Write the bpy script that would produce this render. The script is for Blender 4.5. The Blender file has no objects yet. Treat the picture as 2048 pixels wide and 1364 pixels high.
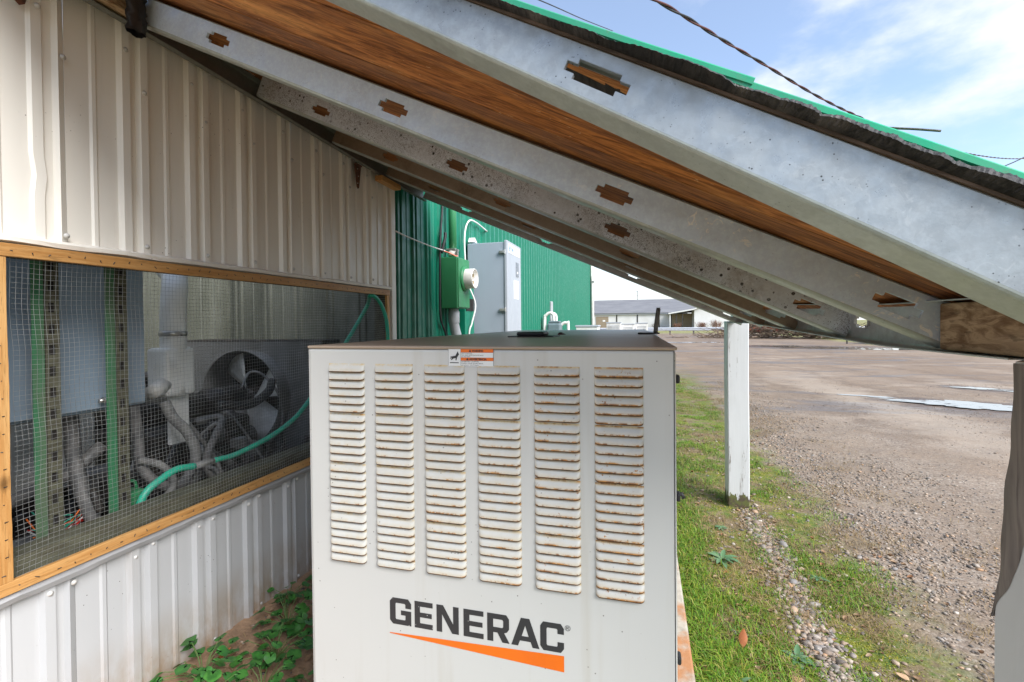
import bpy, bmesh, math, random
import numpy as np
from mathutils import Vector, Matrix
random.seed(7); rng = np.random.default_rng(7)
R = math.radians
SC = bpy.context.scene
COL = SC.collection

# ------------------------------------------------------------------ camera
yaw, pit, roll = R(15.4), R(0.71), R(0.57)
fw = Vector((-math.sin(yaw)*math.cos(pit), math.cos(yaw)*math.cos(pit), -math.sin(pit)))
rt = Vector((math.cos(yaw), math.sin(yaw), 0)); up = rt.cross(fw)
c_, s_ = math.cos(roll), math.sin(roll)
rt, up = c_*rt - s_*up, s_*rt + c_*up
cam = bpy.data.cameras.new('camera'); cam.sensor_width = 36.0; cam.lens = 950/2048*36
cam.shift_y = -25/2048; cam.clip_start = 0.02; cam.clip_end = 2000
co = bpy.data.objects.new('camera', cam); COL.objects.link(co)
co.matrix_world = Matrix(((rt.x, up.x, -fw.x, 0), (rt.y, up.y, -fw.y, 0), (rt.z, up.z, -fw.z, 1.25), (0, 0, 0, 1)))
SC.camera = co
# ------------------------------------------------------------------ world, sun, exposure
SUN_EL, SUN_AZ = R(40), R(118)            # azimuth clockwise from +Y
w = bpy.data.worlds.new("World"); SC.world = w; w.use_nodes = True
nt = w.node_tree; nt.nodes.clear()
N = nt.nodes.new
out = N('ShaderNodeOutputWorld'); bg = N('ShaderNodeBackground'); sky = N('ShaderNodeTexSky')
sky.sky_type = 'NISHITA'; sky.sun_disc = False; sky.sun_elevation = SUN_EL; sky.sun_rotation = SUN_AZ
sky.air_density = 1.0; sky.dust_density = .7; sky.ozone_density = 2.2
tc = N('ShaderNodeTexCoord'); mp = N('ShaderNodeMapping'); mp.inputs['Scale'].default_value = (1, 1, 2.2)
mp.inputs['Location'].default_value = (5.2, 0.7, 1.1)
ns = N('ShaderNodeTexNoise'); ns.inputs['Scale'].default_value = 2.3; ns.inputs['Detail'].default_value = 9; ns.inputs['Roughness'].default_value = .56
rp = N('ShaderNodeMapRange'); rp.interpolation_type = 'SMOOTHSTEP'
rp.inputs['From Min'].default_value = .46; rp.inputs['From Max'].default_value = .66; rp.inputs['To Max'].default_value = .95; rp.inputs['To Min'].default_value = .14
mx = N('ShaderNodeMix'); mx.data_type = 'RGBA'; mx.inputs[7].default_value = (3.9, 4.0, 4.15, 1)
nt.links.new(tc.outputs['Generated'], mp.inputs[0]); nt.links.new(mp.outputs[0], ns.inputs['Vector'])
nt.links.new(ns.outputs[0], rp.inputs[0]); sx = N('ShaderNodeSeparateXYZ'); hz_ = N('ShaderNodeMapRange'); hz_.interpolation_type = 'SMOOTHSTEP'
hz_.inputs[1].default_value = .30; hz_.inputs[2].default_value = .0; hz_.inputs[4].default_value = .8
mxx = N('ShaderNodeMath'); mxx.operation = 'MAXIMUM'
nt.links.new(tc.outputs['Generated'], sx.inputs[0]); nt.links.new(sx.outputs[2], hz_.inputs[0]); nt.links.new(hz_.outputs[0], mxx.inputs[0]); nt.links.new(rp.outputs[0], mxx.inputs[1])
nt.links.new(mxx.outputs[0], mx.inputs[0]); nt.links.new(sky.outputs[0], mx.inputs[6])
nt.links.new(mx.outputs[2], bg.inputs[0]); nt.links.new(bg.outputs[0], out.inputs[0])
bg.inputs[1].default_value = 0.068
sl = bpy.data.lights.new('sun', 'SUN'); sl.energy = 1.5; sl.angle = R(40); sl.color = (1, .985, .96)
so = bpy.data.objects.new('sun', sl); COL.objects.link(so)
sd = Vector((math.sin(SUN_AZ)*math.cos(SUN_EL), math.cos(SUN_AZ)*math.cos(SUN_EL), math.sin(SUN_EL)))
so.rotation_euler = (-sd).to_track_quat('-Z', 'Y').to_euler(); so.location = sd*30
vs = SC.view_settings; vs.view_transform = 'Standard'; vs.look = 'None'; vs.gamma = 1; vs.use_curve_mapping = False
vs.exposure = 2.12
SC.cycles.max_bounces = 10; SC.cycles.diffuse_bounces = 10; SC.cycles.max_bounces = 12

# ------------------------------------------------------------------ material kit
class NT:
    def __init__(s, name):
        s.m = bpy.data.materials.new(name); s.m.use_nodes = True; s.t = s.m.node_tree
        s.b = s.t.nodes['Principled BSDF']; s.geo = None
    def n(s, t, **k):
        x = s.t.nodes.new(t)
        for a, v in k.items(): setattr(x, a, v)
        return x
    def l(s, a, b): s.t.links.new(a, b)
    def set(s, sock, v):
        if hasattr(v, 'links') or isinstance(v, bpy.types.NodeSocket): s.l(v, sock)
        elif isinstance(v, (tuple, list)): sock.default_value = (*v, 1) if len(v) == 3 and len(sock.default_value) == 4 else v
        else: sock.default_value = v
    def pos(s):
        if s.geo is None: s.geo = s.n('ShaderNodeNewGeometry')
        return s.geo.outputs['Position']
    def island(s): s.pos(); return s.geo.outputs['Random Per Island']
    def obj(s): return s.n('ShaderNodeTexCoord').outputs['Object']
    def objrand(s): return s.n('ShaderNodeObjectInfo').outputs['Random']
    def mapv(s, v, scale=(1, 1, 1), rot=(0, 0, 0), loc=(0, 0, 0)):
        x = s.n('ShaderNodeMapping'); s.l(v, x.inputs[0]); x.inputs['Scale'].default_value = scale
        x.inputs['Rotation'].default_value = rot; x.inputs['Location'].default_value = loc; return x.outputs[0]
    def noise(s, scale, detail=4, rough=.55, st=(1, 1, 1), v=None, rot=(0, 0, 0), loc=(0, 0, 0), dist=0):
        x = s.n('ShaderNodeTexNoise'); v = v or s.pos()
        if st != (1, 1, 1) or rot != (0, 0, 0) or loc != (0, 0, 0):
            if rot != (0, 0, 0): v = s.mapv(v, rot=rot)
            v = s.mapv(v, st, loc=loc)
        s.l(v, x.inputs['Vector']); x.inputs['Scale'].default_value = scale; x.inputs['Detail'].default_value = detail
        x.inputs['Roughness'].default_value = rough; x.inputs['Distortion'].default_value = dist; return x.outputs[0]
    def vor(s, scale, feat='F1', outp=0, v=None, rnd=1):
        x = s.n('ShaderNodeTexVoronoi', feature=feat); s.l(v or s.pos(), x.inputs['Vector']); x.inputs['Scale'].default_value = scale
        x.inputs['Randomness'].default_value = rnd
        return x.outputs[outp]
    def rng(s, v, a, b, lo=0, hi=1, smooth=True):
        x = s.n('ShaderNodeMapRange')
        if smooth: x.interpolation_type = 'SMOOTHSTEP'
        s.l(v, x.inputs[0])
        for i, q in zip((1, 2, 3, 4), (a, b, lo, hi)): x.inputs[i].default_value = q
        return x.outputs[0]
    def math(s, op, a, b=0.0):
        x = s.n('ShaderNodeMath', operation=op); s.set(x.inputs[0], a); s.set(x.inputs[1], b); return x.outputs[0]
    def mix(s, f, a, b):
        x = s.n('ShaderNodeMix', data_type='RGBA'); s.set(x.inputs[0], f); s.set(x.inputs[6], a); s.set(x.inputs[7], b); return x.outputs[2]
    def fmix(s, f, a, b):
        x = s.n('ShaderNodeMix', data_type='FLOAT'); s.set(x.inputs[0], f); s.set(x.inputs[2], a); s.set(x.inputs[3], b); return x.outputs[0]
    def sep(s, v):
        x = s.n('ShaderNodeSeparateXYZ'); s.l(v, x.inputs[0]); return x.outputs
    def ramp(s, v, stops):
        x = s.n('ShaderNodeValToRGB'); s.l(v, x.inputs[0]); e = x.color_ramp.elements
        while len(e) < len(stops): e.new(.5)
        for i, (p, c) in enumerate(stops): e[i].position = p; e[i].color = (*c, 1)
        return x.outputs[0]
    def bump(s, h, strength=.3, dist=.01):
        x = s.n('ShaderNodeBump'); s.l(h, x.inputs['Height']); x.inputs['Strength'].default_value = strength; x.inputs['Distance'].default_value = dist
        s.l(x.outputs[0], s.b.inputs['Normal'])
    def fin(s, col=None, rough=None, metal=None, spec=None):
        if col is not None: s.set(s.b.inputs['Base Color'], col)
        if rough is not None: s.set(s.b.inputs['Roughness'], rough)
        if metal is not None: s.set(s.b.inputs['Metallic'], metal)
        if spec is not None: s.set(s.b.inputs['Specular IOR Level'], spec)
        return s.m

def simple(name, c1, c2=None, rough=.5, metal=0, scale=8, st=(1, 1, 1), bump=0, bscale=60, bdist=.004, lo=.35, hi=.68, detail=5, spec=None):
    n = NT(name)
    c2 = c2 or tuple(x*.82 for x in c1)
    f = n.rng(n.noise(scale, detail, .6, st), lo, hi)
    col = n.mix(f, c1, c2)
    if bump: n.bump(n.noise(bscale, 4, .6, st), bump, bdist)
    return n.fin(col, n.rng(n.noise(scale*2.3, 3), .3, .7, max(.02, rough-.08), min(1, rough+.08)), metal, spec)

def paint_metal(name, base, dirt, rough=.38, splash=False, bump=True):
    n = NT(name); z = n.sep(n.pos())[2]
    col = n.mix(n.rng(n.noise(1.6, 5, .6, (1, 1, .35)), .4, .75, 0, .55), base, tuple(b*.9 for b in base))
    col = n.mix(n.rng(n.noise(9, 6, .65, (1, 1, .08)), .56, .8, 0, .4), col, dirt)
    sp = n.math('MULTIPLY', n.rng(n.vor(55), .1, .06), n.rng(n.noise(6, 2), .56, .66))
    col = n.mix(sp, col, tuple(d*.25 for d in dirt))
    if splash:
        s_ = n.math('MULTIPLY', n.rng(z, .32, .03), n.rng(n.noise(7, 5, .65, (1, 1, .5)), .28, .62, .1, .95))
        col = n.mix(s_, col, (.30, .20, .11))
    if bump: n.bump(n.noise(5, 2, .5, (1, 1, .4)), .12, .02)
    return n.fin(col, n.rng(n.noise(14, 3), .3, .7, rough-.06, rough+.14), 0)

M = {}
M['white_wall'] = paint_metal('wall_steel_shade_tone', (.87, .83, .755), (.40, .31, .22))  # same panel paint as below, lifted for roof shade and warmed for wood bounce
M['white_low'] = paint_metal('wall_steel_lit_tone', (.50, .505, .51), (.30, .25, .19), splash=True)  # same panel paint, toned down where stronger light falls; splashed dirt at the foot
M['green_wall'] = paint_metal('green_painted_steel', (.004, .175, .104), (.02, .13, .085), .36, bump=False)
M['green_box'] = paint_metal('green_enclosure_paint', (.035, .21, .085), (.04, .14, .06), .34); M['upright'] = simple('weathered_green_angle', (.03, .17, .075), (.10, .13, .08), .65, scale=9, st=(1, 1, .25))
M['green_trim'] = simple('green_trim_paint', (.0, .38, .18), (.0, .30, .15), .3, scale=6)
M['pale_grey'] = paint_metal('pale_grey_cabinet_paint', (.31, .355, .41), (.28, .30, .32), .42)
M['light_grey'] = paint_metal('light_grey_cabinet_paint', (.36, .385, .42), (.5, .5, .5), .45)
M['blue_grey'] = paint_metal('blue_grey_cabinet_paint', (.26, .335, .41), (.30, .28, .29), .5)
M['post_white'] = None
M['pvc'] = simple('white_plastic', (.74, .73, .70), (.62, .60, .55), .4)
M['vent'] = simple('clean_white_vent', (.88, .88, .86), (.78, .77, .73), .4)
M['grey_pvc'] = simple('grey_plastic_conduit', (.42, .44, .46), (.32, .33, .34), .45)
M['black'] = simple('black_plastic', (.02, .02, .022), (.035, .034, .034), .45)
M['black_iron'] = simple('greasy_black_iron', (.022, .021, .02), (.06, .05, .042), .55, scale=20, bump=.4, bscale=90)
M['rubber'] = simple('grey_rubber', (.10, .10, .10), (.19, .18, .17), .6, scale=20)
M['greyhose'] = simple('dusty_grey_hose', (.24, .235, .22), (.15, .145, .14), .6, scale=25)
M['hose'] = simple('green_garden_hose', (.02, .42, .26), (.05, .34, .24), .45, scale=30)
M['dustgrey'] = simple('dusty_grey_sheet', (.18, .18, .175), (.12, .118, .11), .6, scale=6, st=(1, 1, .4))
M['fanwhite'] = simple('pale_fan_blade', (.82, .82, .80), (.6, .59, .56), .4, scale=12)
M['fastener'] = simple('screw_zinc', (.55, .54, .52), (.40, .38, .35), .35, .8)
M['rust'] = simple('rusty_iron', (.16, .06, .03), (.07, .03, .02), .8, scale=60, bump=.6, bscale=200, bdist=.001)
M['concrete'] = None
M['wire'] = simple('galvanised_wire', (.56, .56, .55), (.30, .30, .29), .38, .6, scale=14)
M['cablewhite'] = simple('white_cable_jacket', (.76, .76, .73), rough=.45)
M['orange'] = simple('orange_print', (.85, .17, .012), (.78, .15, .012), .4)
M['ink'] = None
M['sticker'] = simple('sticker_white', (.82, .82, .80), rough=.35)
M['label_ink'] = simple('label_black', (.03, .03, .03), rough=.5)
M['redwire'] = simple('red_wire', (.5, .03, .02), rough=.4)
M['cable_dark'] = simple('black_cable_jacket', (.012, .012, .013), (.03, .03, .03), .6)
M['cable_red'] = simple('rust_brown_cable', (.10, .022, .014), (.05, .016, .012), .6)
M['greenwood'] = simple('dark_treated_wood', (.10, .10, .065), (.06, .055, .035), .75, scale=12, st=(6, 1, 6), bump=.5, bscale=40)

def galv(name, base, spots=0, smudge=0, spangle=.5, grime=(.16, .14, .11), gamt=.4, rough=.42, big_=0):
    n = NT(name)
    v = n.vor(70, outp=1); vb = n.n('ShaderNodeRGBToBW'); n.l(v, vb.inputs[0])
    f = n.rng(vb.outputs[0], .2, .8, 0, spangle, False)
    col = n.mix(f, base, tuple(b*.72 for b in base))
    col = n.mix(n.rng(n.noise(9, 6, .65), .42, .7, 0, .6), col, tuple(min(1, b*1.25) for b in base))
    col = n.mix(n.rng(n.noise(4, 6, .7), .48, .75, 0, gamt), col, grime)
    metal = .3
    if smudge:
        a = n.math('MULTIPLY', n.rng(n.noise(36, 5, .65, dist=2.0), .56, .66), n.math('MULTIPLY', n.rng(n.noise(7, 2), .44, .56), n.rng(n.sep(n.pos())[0], -.3, .2, .25, 1)))
        col = n.mix(n.math('MULTIPLY', a, smudge), col, (.92, .92, .90))
    if spots:
        a = n.math('MULTIPLY', n.rng(n.math('ADD', n.vor(40), n.math('MULTIPLY', n.noise(60, 3), .25)), .33, .30), n.rng(n.noise(7, 2, loc=(3, 1, 5)), .43, .49, 0, big_))
        b = n.math('MULTIPLY', n.rng(n.math('ADD', n.vor(150), n.math('MULTIPLY', n.noise(37, 4), .7)), .47+.03*big_, .39+.03*big_), n.rng(n.noise(8, 3), .43-.16*big_, .56-.12*big_))
        if big_:
            f2 = n.math('MULTIPLY', n.rng(n.math('ADD', n.vor(330), n.math('MULTIPLY', n.noise(90, 4), .6)), .70, .60), n.rng(n.noise(6, 4, loc=(1, 7, 2)), .38, .56, 0, .9))
            b = n.math('MAXIMUM', b, f2)
        col = n.mix(n.math('MULTIPLY', n.math('MAXIMUM', a, b), spots), col, (.02, .019, .018))
    col = n.mix(n.rng(n.noise(85, 5, .7), .40, .68, 0, .35), col, tuple(min(1, b*1.35) for b in base))
    n.bump(n.noise(120, 3), .08, .002)
    return n.fin(col, n.rng(n.noise(30, 4), .3, .7, rough-.1, rough+.14), metal)
M['galv_outdoor_toned'] = galv('outdoor_toned_galvanised_steel', (.31, .345, .37), .95, .10, .34, (.19, .205, .22), .75, .36)  # outdoor copy of the rafter steel, toned down to offset stronger daylight
M['galv_smudge'] = galv('smudged_galvanised_steel', (.58, .69, .82), .35, .95, .12, (.36, .35, .34), .4)  # sheltered copies, smudged and mildewed, have their base lifted against the roof shade
M['galv_spot'] = galv('mildewed_galvanised_steel', (.58, .63, .68), 1, .3, .3, (.26, .22, .17), .7, big_=1)
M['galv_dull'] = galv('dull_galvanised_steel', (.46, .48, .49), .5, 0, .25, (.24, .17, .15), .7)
M['galv_flange_lit'] = galv('galvanised_flange_lit', (.39, .435, .42), .4, 0, .2, (.28, .29, .25), .5)  # separate flange tone of the same steel, painted for the light it catches
M['galv_reflect'] = galv('brown_reflection_steel', (.27, .215, .155), .6, 0, .2, (.13, .09, .05), .8)  # brown base paints the roof boards mirrored in these webs
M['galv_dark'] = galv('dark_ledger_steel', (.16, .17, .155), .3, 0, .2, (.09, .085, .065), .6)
M['galv_rail'] = galv('road_rail_galvanised', (.5, .52, .55), 0, 0, .1)

def wood(name, c1, c2, c3, along, rough=.6, knots=.5, scale=1.0, wear=0):
    """grain streaks run along the given axis scale tuple (small = along the grain)"""
    n = NT(name); rot = (0, R(-25.66), 0) if along == 'slope' else (0, 0, 0)
    st = {'slope': (.11, 1, 1), 'x': (.06, 1, 1), 'y': (1, .06, 1), 'z': (1, 1, .06), 'wavy': (1, .22, 1)}[along]
    g = n.noise(70*scale, 6, .62, st, rot=rot, dist={'wavy': 2.2, 'slope': 1.3}.get(along, .6))
    col = n.mix(n.rng(g, .34, .66), c1, c2)
    col = n.mix(n.rng(n.noise(9*scale, 4, .6, tuple(max(.2, a) for a in st), rot=rot), .5, .72, 0, .75), col, c3)
    fine = n.rng(n.noise(210*scale, 3, .6, st, rot=rot), .56, .68, 0, .5)
    col = n.mix(fine, col, tuple(x*.35 for x in c2))
    if along == 'slope':
        col = n.mix(n.rng(n.noise(11, 5, .65, (.16, 1, 1), rot=rot, loc=(3, 2, 1), dist=1.2), .52, .68, 0, .7), col, tuple(x*.55 for x in c2))
    if knots:
        if along == 'slope':
            ch = n.math('MULTIPLY', n.rng(n.noise(130, 3, .6, (.25, 1, 1), rot=rot), .66, .70), n.rng(n.noise(8, 2, loc=(8, 1, 2)), .5, .6))
            col = n.mix(ch, col, (.75, .50, .26))
        k = n.rng(n.vor((9 if along == 'slope' else 5.5)*scale, v=n.mapv(n.mapv(n.pos(), rot=rot), tuple(max(.45, a) for a in st))), .11, .03, 0, knots)
        col = n.mix(k, col, tuple(x*.25 for x in c2))
    hsv = n.n('ShaderNodeHueSaturation'); n.l(col, hsv.inputs['Color']); n.l(n.math('ADD', n.math('MULTIPLY', n.objrand(), .5), .72), hsv.inputs['Value'])
    n.bump(g, .5, .003)
    return n.fin(hsv.outputs[0], rough, 0, .3)
M['deck'] = wood('amber_roof_boards', (.50, .20, .055), (.17, .055, .014), (.70, .34, .11), 'slope')
M['pine_y'] = wood('fresh_pine_along', (.66, .36, .13), (.52, .25, .075), (.70, .42, .17), 'y', .5, .85, 1.4)
M['pine_z'] = wood('fresh_pine_upright', (.66, .36, .13), (.52, .25, .075), (.70, .42, .17), 'z', .5, .85, 1.4)
M['block'] = wood('rough_header_timber', (.48, .35, .21), (.20, .12, .06), (.58, .45, .30), 'wavy', .75, .4, .62)
M['grey_timber'] = wood('bare_weathered_timber', (.26, .225, .20), (.13, .11, .10), (.34, .30, .27), 'z', .85, .2, .5)
M['fibre'] = wood('weathered_dark_shingle', (.040, .037, .035), (.010, .0095, .009), (.12, .108, .098), 'y', .58, 0, 2.6)
M['ply_edge'] = wood('weathered_board_edge', (.17, .12, .09), (.07, .05, .036), (.30, .25, .21), 'slope', .85, 0)

def mk_sheet():
    n = NT('faded_green_roof_paint'); col = n.mix(n.rng(n.noise(5, 5, .65), .36, .68), (.0, .36, .17), (.03, .27, .15))
    col = n.mix(n.rng(n.noise(38, 5, .7), .56, .72, 0, .6), col, (.10, .20, .12)); col = n.mix(n.rng(n.noise(14, 3), .62, .72, 0, .5), col, (.28, .40, .32))
    return n.fin(col, n.rng(n.noise(22, 3), .3, .7, .25, .5))
M['green_trim'] = mk_sheet()
def mk_post():
    n = NT('chipped_white_post_paint'); p = n.sep(n.pos())
    col = n.mix(n.rng(n.noise(12, 4, .6, (1, 1, .2)), .45, .7, 0, .5), (.54, .55, .55), (.46, .47, .465))
    cr = n.noise(16, 5, .6, (1, 1, .05), dist=.4)
    crack = n.math('MULTIPLY', n.rng(n.math('ABSOLUTE', n.math('SUBTRACT', cr, .5)), .006, .001), n.rng(n.noise(2.3, 2, loc=(5, 5, 1)), .46, .52))
    col = n.mix(n.math('MULTIPLY', crack, .85), col, (.10, .075, .05))
    col = n.mix(n.rng(n.noise(6, 5, .6, (1, 1, .4), loc=(2, 3, 4)), .6, .72, 0, .6), col, (.52, .47, .33))
    edge = n.math('ADD', n.math('MULTIPLY', n.noise(26, 5, .65, (1, 1, .5)), .22), -.02)
    foot = n.rng(n.math('SUBTRACT', p[2], edge), .012, -.004)
    foot = n.math('MULTIPLY', foot, 1)
    mo = n.mix(n.rng(n.noise(30, 4), .4, .6), (.075, .058, .035), (.10, .11, .03))
    col = n.mix(foot, col, mo)
    n.bump(n.noise(40, 4, .6, (1, 1, .08)), .35, .003)
    return n.fin(col, .55)
M['post_white'] = mk_post()

def mk_gen(louver):
    n = NT('louver_enamel' if louver else 'enclosure_enamel')
    base = n.mix(n.rng(n.noise(3, 3), .4, .7, 0, .5), (.60, .595, .565), (.56, .555, .525))
    sp = n.math('MULTIPLY', n.rng(n.vor(45), .085, .05), n.rng(n.noise(11, 2, loc=(9, 2, 3)), .47, .53))
    if louver: base = n.mix(1.0, base, n.mix(n.rng(n.noise(30, 4), .35, .7), (.60, .585, .535), (.575, .55, .485)))
    col = n.mix(n.math('MULTIPLY', sp, .85), base, (.12, .10, .085))
    st = n.rng(n.noise(18, 6, .6, (1, 1, .05)), .52, .76, 0, .38)
    col = n.mix(st, col, (.47, .43, .35))
    if louver:
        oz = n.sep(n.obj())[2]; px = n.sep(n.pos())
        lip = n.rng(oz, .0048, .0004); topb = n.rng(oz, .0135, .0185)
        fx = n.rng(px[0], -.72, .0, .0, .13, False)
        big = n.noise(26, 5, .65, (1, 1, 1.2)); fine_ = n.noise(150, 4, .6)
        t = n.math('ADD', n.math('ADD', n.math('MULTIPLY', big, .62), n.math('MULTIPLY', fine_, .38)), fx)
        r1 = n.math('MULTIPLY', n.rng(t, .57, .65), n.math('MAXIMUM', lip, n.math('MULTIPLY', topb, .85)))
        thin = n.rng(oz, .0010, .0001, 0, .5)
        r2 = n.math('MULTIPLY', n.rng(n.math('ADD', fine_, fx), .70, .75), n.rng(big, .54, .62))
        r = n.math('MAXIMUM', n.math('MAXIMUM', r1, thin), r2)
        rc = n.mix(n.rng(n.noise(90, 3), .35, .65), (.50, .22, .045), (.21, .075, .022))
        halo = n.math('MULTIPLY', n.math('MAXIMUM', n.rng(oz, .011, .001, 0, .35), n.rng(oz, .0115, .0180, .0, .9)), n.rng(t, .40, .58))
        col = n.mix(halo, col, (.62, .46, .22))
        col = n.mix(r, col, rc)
        return n.fin(col, n.fmix(r, .36, .85))
    return n.fin(col, .36)
M['gen'] = mk_gen(False); M['louver'] = mk_gen(True)
M['lip'] = simple('rusty_shadow_lip', (.14, .062, .022), (.05, .028, .014), .85, scale=90)  # rust of the cut edge, darkened to paint the shadow under each hood
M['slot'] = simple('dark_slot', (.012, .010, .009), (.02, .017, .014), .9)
def mk_ink():
    n = NT('charcoal_lettering'); sp = n.rng(n.vor(75), .10, .07)
    col = n.mix(n.math('MULTIPLY', sp, n.rng(n.noise(14, 2), .45, .55)), (.035, .036, .04), (.5, .5, .48)); return n.fin(col, .42)
M['ink'] = mk_ink()
def mk_lid():
    n = NT('dusty_lid_sky_sheen'); y = n.sep(n.pos())[1]
    f = n.math('ADD', n.rng(y, 1.05, 2.6), n.math('MULTIPLY', n.math('SUBTRACT', n.noise(5, 5, .6), .5), .6))
    col = n.mix(n.rng(f, .15, 1.0), (.40, .31, .23), (.74, .73, .70))  # brown dust near; the whitening far end paints reflected sky
    return n.fin(col, .42)
M['lid'] = mk_lid()
def mk_conc():
    n = NT('stained_concrete'); col = n.mix(n.rng(n.noise(20, 6, .65), .35, .7), (.40, .36, .30), (.26, .23, .19))
    a = n.math('MULTIPLY', n.rng(n.noise(5, 4, .6, loc=(1, 2, 0)), .46, .62), 0.9)
    col = n.mix(a, col, (.36, .15, .05)); n.bump(n.noise(90, 5), .5, .004); return n.fin(col, .85)
M['concrete'] = mk_conc()

# ------------------------------------------------------------------ geometry kit
class MB:
    def __init__(s): s.v = []; s.f = []; s.mi = []; s.cur = 0
    def add(s, vs, fs):
        o = len(s.v); s.v += [tuple(v) for v in vs]; s.f += [tuple(i+o for i in f) for f in fs]; s.mi += [s.cur]*len(fs); return s
    def box(s, x0, x1, y0, y1, z0, z1, mat=None):
        vs = [(x, y, z) for z in (z0, z1) for y in (y0, y1) for x in (x0, x1)]
        if mat is not None: vs = [mat @ Vector(v) for v in vs]
        return s.add(vs, [(0, 2, 3, 1), (4, 5, 7, 6), (0, 1, 5, 4), (2, 6, 7, 3), (0, 4, 6, 2), (1, 3, 7, 5)])
    def quad(s, *p): return s.add(p, [tuple(range(len(p)))])
    def prism(s, poly, axis, a0, a1):
        """closed polygon extruded along an axis; poly in the two other axes"""
        def P(u, v, a): return {'x': (a, u, v), 'y': (u, a, v), 'z': (u, v, a)}[axis]
        n = len(poly); vs = [P(u, v, a0) for u, v in poly]+[P(u, v, a1) for u, v in poly]
        fs = [tuple(range(n-1, -1, -1)), tuple(range(n, 2*n))]+[(i, (i+1) % n, n+(i+1) % n, n+i) for i in range(n)]
        return s.add(vs, fs)
    def cyl(s, p0, p1, r0, r1=None, seg=14, caps=True): return s.tube([p0, p1], [r0, r0 if r1 is None else r1], seg, caps)
    def tube(s, pts, r, seg=8, caps=True):
        pts = [Vector(p) for p in pts]; n = len(pts); rs = r if isinstance(r, (list, tuple)) else [r]*n
        t0 = (pts[1]-pts[0]).normalized(); ref = Vector((0, 0, 1)) if abs(t0.z) < .9 else Vector((1, 0, 0))
        nrm = t0.cross(ref).normalized(); vs = []
        for i, p in enumerate(pts):
            t = (pts[min(i+1, n-1)]-pts[max(i-1, 0)]).normalized()
            nrm = (nrm-t*nrm.dot(t)).normalized(); b = t.cross(nrm)
            for k in range(seg):
                a = 2*math.pi*k/seg; vs.append(p+(nrm*math.cos(a)+b*math.sin(a))*rs[i])
        fs = [(i*seg+k, i*seg+(k+1) % seg, (i+1)*seg+(k+1) % seg, (i+1)*seg+k) for i in range(n-1) for k in range(seg)]
        if caps: fs += [tuple(range(seg-1, -1, -1)), tuple((n-1)*seg+k for k in range(seg))]
        return s.add(vs, fs)
    def lathe(s, prof, c, axis='z', seg=24):
        """prof: (radius, offset along axis)"""
        vs = []
        for r, h in prof:
            for k in range(seg):
                a = 2*math.pi*k/seg; u, v = r*math.cos(a), r*math.sin(a)
                d = {'z': (u, v, h), 'y': (u, h, v), 'x': (h, u, v)}[axis]; vs.append((c[0]+d[0], c[1]+d[1], c[2]+d[2]))
        fs = [(i*seg+k, i*seg+(k+1) % seg, (i+1)*seg+(k+1) % seg, (i+1)*seg+k) for i in range(len(prof)-1) for k in range(seg)]
        return s.add(vs, fs)
    def sheet(s, P):
        """grid of points P[i][j]"""
        a, b = len(P), len(P[0])
        return s.add([p for row in P for p in row], [(i*b+j, (i+1)*b+j, (i+1)*b+j+1, i*b+j+1) for i in range(a-1) for j in range(b-1)])
    def mesh(s, name, mats, smooth=False, recalc=True):
        me = bpy.data.meshes.new(name); me.from_pydata(s.v, [], s.f); me.update()
        for m in (mats if isinstance(mats, (list, tuple)) else [mats]): me.materials.append(m)
        if any(s.mi): me.polygons.foreach_set('material_index', s.mi)
        if recalc:
            bm = bmesh.new(); bm.from_mesh(me); bmesh.ops.recalc_face_normals(bm, faces=bm.faces); bm.to_mesh(me); bm.free()
        if smooth: me.polygons.foreach_set('use_smooth', [True]*len(me.polygons))
        return me
    def build(s, name, mats, parent=None, smooth=False, bevel=0, recalc=True, solid=0, auto=None):
        me = s.mesh(name, mats, smooth, recalc); o = put(name, me, parent)
        if solid:
            q = o.modifiers.new('thickness', 'SOLIDIFY'); q.thickness = solid; q.offset = 0
        if bevel:
            q = o.modifiers.new('edge', 'BEVEL'); q.width = bevel; q.segments = 2; q.limit_method = 'ANGLE'; q.angle_limit = R(40)
        return o

def put(name, me, parent=None):
    o = bpy.data.objects.new(name, me); COL.objects.link(o)
    if parent is not None: o.parent = parent; o.matrix_parent_inverse = parent.matrix_world.inverted() if False else Matrix.Translation(-Vector(parent.location))
    return o
def tag(o, label=None, cat=None, group=None, kind=None):
    if label: o['label'] = label
    if cat: o['category'] = cat
    if group: o['group'] = group
    if kind: o['kind'] = kind
    return o
def thing(name, label, cat, loc=(0, 0, 0), group=None):
    o = bpy.data.objects.new(name, None); o.empty_display_size = .1; o.location = loc; COL.objects.link(o); return tag(o, label, cat, group)
def smooth_path(pts, n=8):
    p = [Vector(q) for q in pts]; p = [2*p[0]-p[1]]+p+[2*p[-1]-p[-2]]; o = []
    for i in range(1, len(p)-2):
        for k in range(n):
            t = k/n; a, b, c, d = p[i-1:i+3]
            o.append(.5*((2*b)+(c-a)*t+(2*a-5*b+4*c-d)*t*t+(3*b-a-3*c+d)*t**3))
    o.append(p[-2]); return o
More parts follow.
